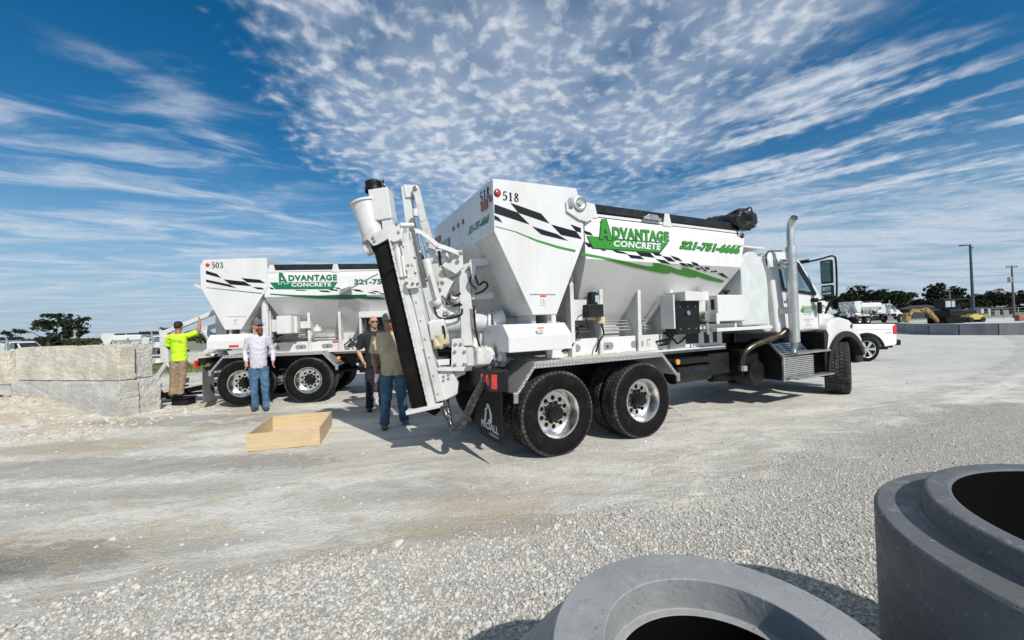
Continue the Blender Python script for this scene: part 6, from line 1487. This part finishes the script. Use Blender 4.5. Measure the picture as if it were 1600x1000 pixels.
V = np.stack([c_ - a * .6, c_ + b2 * .45, c_ + a * .6, c_ - b2 * .45], 1).reshape(-1, 3); me = np_mesh('far_wood', V, np.arange(nq)[:, None] * 4 + np.arange(4)[None], False); me.materials.append(LF[1]); o = bpy.data.objects.new('far_wood', me); COL.objects.link(o); tag(o, 'low line of far off scrub along the horizon on the left', 'wood', None, 'stuff')

# grass strip behind truck 503
rng = np.random.default_rng(9); ng = 26000; gxx = rng.uniform(-34, -8, ng); gyy = rng.uniform(17, 36, ng); kk = (fbm(gxx * .4, gyy * .4, 3, 6) > .38) & (gyy > 13.5 - .35 * (gxx + 8)); gxx, gyy = gxx[kk], gyy[kk]; ng = len(gxx); gz = ground_z(gxx, gyy)
ang = rng.uniform(0, 6.28, ng); hh = rng.uniform(.06, .16, ng); dx = np.cos(ang) * .03; dy = np.sin(ang) * .03
V = np.stack([np.stack([gxx - dx, gyy - dy, gz], 1), np.stack([gxx + dx, gyy + dy, gz], 1), np.stack([gxx + dx * rng.uniform(-3, 3, ng), gyy + dy * 3, gz + hh], 1)], 1).reshape(-1, 3)
me = np_mesh('grass', V, np.arange(ng)[:, None] * 3 + np.arange(3)[None], False); me.materials.append(leaf_mat('grass_blades', (.09, .12, .03), (.16, .18, .06))); o = bpy.data.objects.new('grass', me); COL.objects.link(o); tag(o, 'rough green grass strip behind the rear of truck 503', 'grass', None, 'stuff')
rx, ry = groundY(255, 38); n = 260
stones('rubble', rng.normal(rx - 1.5, 3.2, n), rng.normal(ry, .5, n), .22 * np.exp(rng.normal(0, .35, n)), SM, 'low heap of broken stone rubble beyond the grass', 17, .6, .2)
for i, (px0, px1, Y, z, hgt, lab) in enumerate(((58, 150, 46, -1.0, .95, 'long low grey block wall behind the stacked blocks'), (128, 172, 44, -1.0, 1.0, 'short grey wall block right of the spreading tree'), (303, 331, 33, -.95, 1.1, 'tan concrete block stacked behind the chute of 503'))):
    xa = AT(px0, 530, Y).x; xb = AT(px1, 530, Y).x; block(xb - xa, .8, hgt, ((xa + xb) / 2, Y, z), 0, BLK2 if i < 2 else BLK, lab, 10 + i, group='distant concrete blocks')

# ------------------------------------------------------------------ distant trucks: same kind, plain sides
SKIP = ('swoosh_decal', 'checker_decal', 'logo_boat', 'logo_initial', 'logo_lettering', 'phone_number', 'fleet_number', 'rear_phone_number', 'rear_fleet_number', 'rear_sign', 'rear_sign_panel', 'door_logo', 'door_lettering', 'door_script', 'flap_emblem', 'flap_lettering', 'hood_checker',
        'auger_rubber', 'auger_trough', 'auger_end_flange', 'rubber_flap', 'auger_foot_box', 'wrapped_hose', 'loading_bucket', 'auger_head_box', 'hydraulic_motor', 'motor_fitting', 'pivot_plate', 'head_bracket', 'small_ram', 'slide_rail', 'boom_arm', 'boom_head', 'link_arm', 'hydraulic_cylinder', 'cylinder_rod', 'bolt_head', 'warning_sticker')
def subtree(o):
    for c in [q for q in ALLO if q.parent == o]: KIDS.setdefault(o.name, []).append(c); subtree(c)
ALLO = list(bpy.data.objects)
subtree(truck1); subtree(truck2)
def far_truck(src, px, Y, z, yaw, label, skip=SKIP):
    c = copy_tree(src, None, skip); q = AT(px, 520, Y); c.location = (q.x, q.y, z); c.rotation_euler = (0, 0, yaw); c['label'] = label; c['group'] = 'distant parked concrete trucks'; return c
far_truck(truck2, 168, 48, -1.0, R(6), 'distant white concrete truck behind the top of the stacked blocks')
far_truck(truck2, -62, 44, -1.15, R(2), 'distant white concrete truck at the far left edge, mostly its cab showing')
far_truck(truck1, 1345, 56, 0.0, R(8), 'distant white concrete truck beyond the pickup on the right', SKIP)

# ------------------------------------------------------------------ pickup
def pickup():
    q = G(1355, 565); fr = Frame(q.x, q.y, R(181)); PW = mat('pickup_white', (.80, .80, .80), .2, var=.02, coat=.6)
    r = empty('pickup_truck', (q.x, q.y, 0), R(176), 'white pickup truck parked beyond the front wheel of truck 518, tailgate to the right', 'pickup')
    # local: +x forward (to the left in the photo), +y away?  rotated by 176 deg: +y points to the camera
    s = 1
    def P(poly, y0, y1, name, m, par=r, bev=.02):
        mb = MB(); mb.prism(poly, y0, y1, 'v'); return mb.build(name, m, par, bev, 3)
    arch = [( .50 * math.cos(R(a)), .38 + .50 * math.sin(R(a))) for a in range(172, 7, -15)]
    body = [(-.92, .52), (-.94, .62), (-.94, 1.0), (-.91, 1.19), (.9, 1.24), (.9, .45)] + [(x, z) for x, z in arch[::-1]]
    bed = P(body, -2.0, -.0, 'cargo_bed', PW, r, .03)
    mb = MB(); mb.prism([(-.86, 1.196), (.86, 1.242), (.86, 1.26), (-.86, 1.214)], -1.92, -.08, 'v'); mb.build('bed_rail_cover', VBLK, bed, .01)
    fl = [(.56 * math.cos(R(a)), .38 + .56 * math.sin(R(a))) for a in range(175, 4, -10)] + [(.49 * math.cos(R(a)), .38 + .49 * math.sin(R(a))) for a in range(5, 176, 10)]
    for y0, y1 in ((-.02, .025), (-2.025, -1.98)): P(fl, y0, y1, 'wheel_arch_trim', VBLK, bed, .006)
    for y0, y1 in ((-.16, .012), (-2.012, -1.84)):
        mb = MB(); mb.box((-.948, y0, .86), (-.82, y1, 1.15)); mb.build('tail_light', RED, bed, .025, 3)
    mb = MB(); mb.box((-.96, -1.80, .68), (-.93, -.2, 1.17)); mb.build('tailgate', PW, bed, .02)
    mb = MB(); mb.prism([(-.80, 1.02), (.85, 1.05), (.85, 1.056), (-.80, 1.026)], -.003, .006, 'v'); mb.prism([(.89, .5), (.897, .5), (.897, 1.22), (.89, 1.22)], -.003, .006, 'v'); mb.build('body_crease', VGREY, bed)
    mb = MB(); mb.box((-.80, -.005, .90), (-.60, .008, .93)); mb.build('side_badge', CHROME, bed)
    mb = MB(); mb.lathe([(.06, 0), (.06, .006), (.0005, .007)], (.62, 0, 1.12), (0, 1, 0), 16); mb.build('fuel_cap', PW, bed)
    mb = MB(); mb.box((-1.10, -1.96, .50), (-.90, -.04, .68)); mb.box((-1.12, -1.5, .66), (-1.0, -.5, .72)); mb.box((-.90, -1.9, .42), (-.7, -.1, .5)); mb.build('rear_bumper', VBLK, r, .04, 3)
    cab = [(.92, .45), (.92, 1.34), (1.05, 1.90), (2.6, 1.94), (3.35, 1.36), (3.4, .45)]
    def nar(v): v = Vector(v); v.y = -1.0 + (v.y + 1.0) * (1 - max(0, v.z - 1.3) * .28); return v
    mb = MB(); mb.prism(cab, -2.0, 0, 'v', 0, nar); cb = mb.build('cab', PW, r, .06, 4)
    for y, nn in ((.006, 1), (-2.006, -1)):
        for poly in ([(1.1, 1.38), (1.16, 1.82), (1.95, 1.84), (1.95, 1.38)], [(2.02, 1.38), (2.02, 1.84), (2.55, 1.84), (3.1, 1.40)]):
            mb = MB(); mb.plate([nar((x, y, z)) for x, z in poly], .006, (0, nn, 0)); mb.build('window', GLASSD, cb)
    mb = MB(); mb.plate([nar((.955, -1.8, 1.42)), nar((.955, -.2, 1.42)), nar((1.02, -.25, 1.82)), nar((1.02, -1.75, 1.82))], .02, (-1, 0, .2)); mb.build('rear_window', GLASSD, cb)
    fr_ = [(3.38, .5), (3.38, 1.33), (4.3, 1.24), (4.55, 1.05), (4.6, .5)] + [(3.62 + .5 * math.cos(R(a)), .38 + .5 * math.sin(R(a))) for a in range(8, 173, 15)]
    mb = MB(); mb.prism(fr_, -1.98, -.02, 'v'); mb.build('front_end', PW, r, .05, 3)
    mb = MB(); mb.box((-.9, -1.7, .35), (4.2, -.3, .55)); mb.build('chassis', BLACK, r)
    for x in (0, 3.62):
        for y, sg in ((.0, -1), (-2.0, 1)):
            mb = MB(); w_ = .27
            mb.lathe([(.27, .0), (.30, -.01), (.37, 0), (.40, .03), (.40, w_ - .03), (.37, w_), (.27, w_)], (0, 0, 0), (0, sg, 0), 36); ty = mb.build('wheel', RUBBER, r); ty.location = (x, y + .02 * -sg, .40)
            mb = MB(); mb.lathe([(.27, .0), (.255, .005), (.245, .05), (.24, .2)], (0, 0, 0), (0, sg, 0), 36)
            for k in range(6):
                a = k * math.pi / 3; mb.beam((.05 * math.cos(a), .02 * sg, .05 * math.sin(a)), (.25 * math.cos(a), .02 * sg, .25 * math.sin(a)), .05, .03, (-math.sin(a), 0, math.cos(a)), 0, .10)
            mb.lathe([(.06, .0), (.0005, -.005)], (0, 0, 0), (0, sg, 0), 16); mb.lathe([(.24, .06), (.0005, .06)], (0, 0, 0), (0, sg, 0), 24, 1); mb.build('rim', [ALU, VBLK], ty)
    return r
pickup()

# ------------------------------------------------------------------ low concrete wall on the right
def low_wall():
    P = [G(1640, 523), G(1560, 523.5), G(1500, 523.5), G(1455, 523), G(1434, 522), G(1405, 518.5), G(1385, 516)]
    m = mat('barrier_concrete', (.22, .235, .245), .85, var=.12, vscale=1.2, dirt=(.10, .10, .10), damt=.6, dscale=.9, bump=.3, bscale=12, stretch=(1, 1, .35))
    for i, (a, b) in enumerate(zip(P, P[1:])):
        L = (b - a).length; nseg = max(1, round(L / 3.0)); 
        for k in range(nseg):
            p, q = a.lerp(b, k / nseg), a.lerp(b, (k + 1) / nseg); d = (q - p).normalized(); p = p + d * .002; q = q - d * .002; LW.append((p, q))
    return m
LW = []; wm = low_wall()
for i, (p, q) in enumerate(LW):
    mb = MB(); mb.beam(p + Vector((0, 0, .35)), q + Vector((0, 0, .35)), .70, .35, (0, 0, 1)); o = mb.build('barrier_wall', wm, None, .006)
    tag(o, 'grey concrete barrier section in the low wall along the right of the yard', 'barrier', 'low barrier wall sections')

# ------------------------------------------------------------------ poles
def at_ground(px, Y): q = AT(px, 500, Y); return Vector((q.x, q.y, 0))
POLE = mat('dark_pole', (.05, .06, .08), .5); WOOD = mat('grey_wood_pole', (.12, .105, .095), .85, var=.2)
b0 = at_ground(1521.5, 52); r = empty('street_lamp', b0, 0, 'tall dark lamp pole with a single arm on the right', 'street lamp')
hgt = (505 - 383) * 52 / F_PX + .1 * 0 + .1; hgt = (484 - 383) * 52 / F_PX + EYE
mb = MB(); mb.tube([(0, 0, 0), (0, 0, hgt)], [.17, .12], 12); mb.build('pole', POLE, r)
mb = MB(); mb.tube([(0, 0, hgt - .12), (-.7, 0, hgt - .08)], .06, 8); mb.box((-1.35, -.2, hgt - .16), (-.45, .2, hgt - .02)); mb.box((.05, -.12, hgt - .55), (.30, .12, hgt - .35)); mb.build('lamp_head', POLE, r, .02)
b0 = at_ground(1585, 58); r = empty('utility_pole', b0, 0, 'wooden utility pole with crossarm and transformer near the right edge', 'utility pole'); hgt = (481 - 415) * 58 / F_PX + EYE
mb = MB(); mb.tube([(0, 0, 0), (0, 0, hgt)], [.15, .10], 10); mb.build('pole', WOOD, r)
mb = MB(); mb.box((-.85, -.06, hgt - .32), (.85, .06, hgt - .20)); [mb.tube([(x, 0, hgt - .2), (x, 0, hgt - .02)], .04, 6) for x in (-.75, -.4, .4, .75)]; mb.build('crossarm', WOOD, r)
mb = MB(); mb.tube([(-.38, 0, hgt - 2.5), (-.38, 0, hgt - 1.7)], .24, 12); mb.build('transformer', STEELG, r)
b0 = at_ground(1485.5, 64); r = empty('utility_pole', b0, 0, 'short thin pole rising behind the dark loader', 'utility pole'); mb = MB(); mb.tube([(0, 0, 0), (0, 0, 5.0)], [.16, .1], 8); mb.box((-.5, -.05, 4.6), (.5, .05, 4.7)); mb.build('pole', WOOD, r)
# ------------------------------------------------------------------ machines behind the wall
YEL = mat('machine_yellow', (.30, .19, .06), .55, var=.15, dirt=(.15, .12, .08), damt=.5, dscale=2)
def excavator():
    Y = 46; r = empty('excavator', at_ground(1455, Y), 0, 'small yellow excavator with its arm bent over behind the low wall', 'excavator'); O = r.location.copy()
    L = lambda px, py: AT(px, py, Y) - O
    mb = MB()
    mb.beam(L(1466, 503), L(1452, 487), .34, .3, (1, 0, 0)); mb.beam(L(1453, 489), L(1444, 482), .36, .3, (0, 0, 1)); mb.beam(L(1446, 483), L(1436, 486), .26, .3, (0, 0, 1)); mb.build('boom', YEL, r, .03)
    mb = MB(); mb.beam(L(1440, 486), L(1425, 485), .36, .3, (0, 0, 1)); mb.beam(L(1426, 483), L(1421, 492), .3, .3, (1, 0, 0)); mb.build('stick', YEL, r, .03)
    mb = MB(); mb.plate([L(1417, 490), L(1424, 488), L(1424, 500), L(1420, 504), L(1416, 500)], .6, (0, 1, 0)); mb.build('bucket', YEL, r, .02)
    mb = MB(); mb.tube([L(1459, 492), L(1450, 482)], .1, 8); mb.build('boom_cylinder', STEELG, r)
    q = L(1478, 500); z = -O.z
    mb = MB(); mb.box((q.x - .5, -.9, .85), (q.x + 1.0, .9, 1.6)); mb.build('engine_house', VBLK, r, .1)
    mb = MB(); mb.box((q.x - 1.0, -.8, 1.75), (q.x + .35, .3, 2.85)); cb = mb.build('cab', VBLK, r, .08)
    mb = MB(); mb.plate([(q.x - .85, -.805, 1.9), (q.x - .25, -.805, 1.9), (q.x - .25, -.805, 2.6), (q.x - .85, -.805, 2.6)], .02, (0, -1, 0)); mb.plate([(q.x - .15, -.805, 1.9), (q.x + .22, -.805, 1.9), (q.x + .22, -.805, 2.6), (q.x - .15, -.805, 2.6)], .02, (0, -1, 0)); mb.build('window', mat('pale_glass', (.35, .42, .45), .1), cb)
    for y in (-1.1, .7): mb = MB(); mb.box((q.x - 1.1, y, .02), (q.x + 1.1, y + .4, .7)); mb.build('track', RUBBER, r, .1)
    return r
excavator()
def loader():
    Y = 50; O = at_ground(1493, Y); r = empty('loader', O, 0, 'dark cabbed loader parked beside the excavator behind the low wall', 'loader')
    mb = MB(); mb.box((-1.3, -.9, .6), (1.7, .9, 1.5)); mb.build('body', VBLK, r, .1)
    mb = MB(); [mb.box((x, y, 1.5), (x + .12, y + .12, 2.85)) for x in (-1.0, .9) for y in (-.85, .7)]; mb.box((-1.1, -.95, 2.82), (1.1, .95, 2.95)); mb.box((-.9, .2, 1.5), (.9, .7, 2.3)); mb.build('cab_frame', VBLK, r, .02)
    for x in (-.8, 1.0):
        for y in (-1.05, .75): mb = MB(); mb.tube([(x, y, .45), (x, y + .3, .45)], .45, 20); mb.build('wheel', RUBBER, r, .05)
    mb = MB(); mb.prism([(1.7, .3), (2.6, .3), (3.1, .9), (2.9, 1.0), (2.3, .6), (1.7, .9)], -.9, .9, 'v'); mb.build('bucket', YEL, r, .02)
    return r
loader()
O = at_ground(1519, 47); r = empty('compact_roller', O, 0, 'low yellow machine body right of the loader', 'machine'); mb = MB(); mb.box((-.8, -.5, .3), (.8, .5, .85)); mb.box((-.3, -.4, .85), (.4, .4, 1.0)); mb.build('body', mat('bright_yellow', (.45, .40, .08), .5), r, .12)
mb = MB(); mb.tube([(-.7, -.55, .3), (-.7, .55, .3)], .3, 16); mb.build('drum', BLACK, r); mb = MB(); mb.tube([(.7, -.55, .3), (.7, .55, .3)], .3, 16); mb.build('drum', BLACK, r)
O = at_ground(1592, 46); mb = MB(); mb.box((-.4, -.4, .0), (.7, .4, .9)); mb.prism([(-.4, .9), (.3, .9), (.1, 1.2), (-.3, 1.2)], -.3, .3, 'v'); o = mb.build('orange_machine', mat('machine_orange', (.30, .10, .05), .6), None, .08); o.scale = (.6, .6, .6); o.location = O; tag(o, 'small orange machine near the right edge behind the wall', 'machine')
# white vans / small buildings under the trees
for i, (px, Y, w_, h_, c, nm, lab) in enumerate(((1541, 84, 2.0, 1.7, (.45, .45, .45), 'shed', 'small pale gabled shed under the far trees'), (1566, 84, 3.0, 1.3, (.22, .23, .24), 'shed', 'low grey shed between the two poles'), (1449, 80, 6, 2.0, (.03, .033, .035), 'shed', 'long dark roofed shed behind the excavator'))):
    O = at_ground(px, Y); r = empty(nm, O, 0, lab, 'shed'); mb = MB(); mb.box((-w_ / 2, 0, 0), (w_ / 2, 3, h_)); wl = mb.build('wall', mat('shed_%d' % i, c, .7), r)
    mb = MB(); mb.prism([(-w_ / 2 - .2, h_), (w_ / 2 + .2, h_), (0, h_ + .25 * w_ * .5)], -.2, 3.2, 'v'); mb.build('roof', mat('shed_roof', (.04, .04, .04), .8), r)
    mb = MB(); mb.box((-.4, -.03, .1), (.4, 0, 1.6)); mb.build('door', VBLK, r)
# chain link / rail fence far right
O = at_ground(1500, 60); r = empty('fence', O, R(-12), 'thin wire fence with posts running along the far right field', 'fence')
for k in range(14): mb = MB(); mb.tube([(k * 1.8, 0, 0), (k * 1.8, 0, 1.6)], .05, 6); mb.build('post', STEELG, r)
mb = MB(); [mb.tube([(0, 0, z), (23.4, 0, z)], .02, 5) for z in (1.55, 1.1, .6)]; mb.build('rail', STEELG, r)
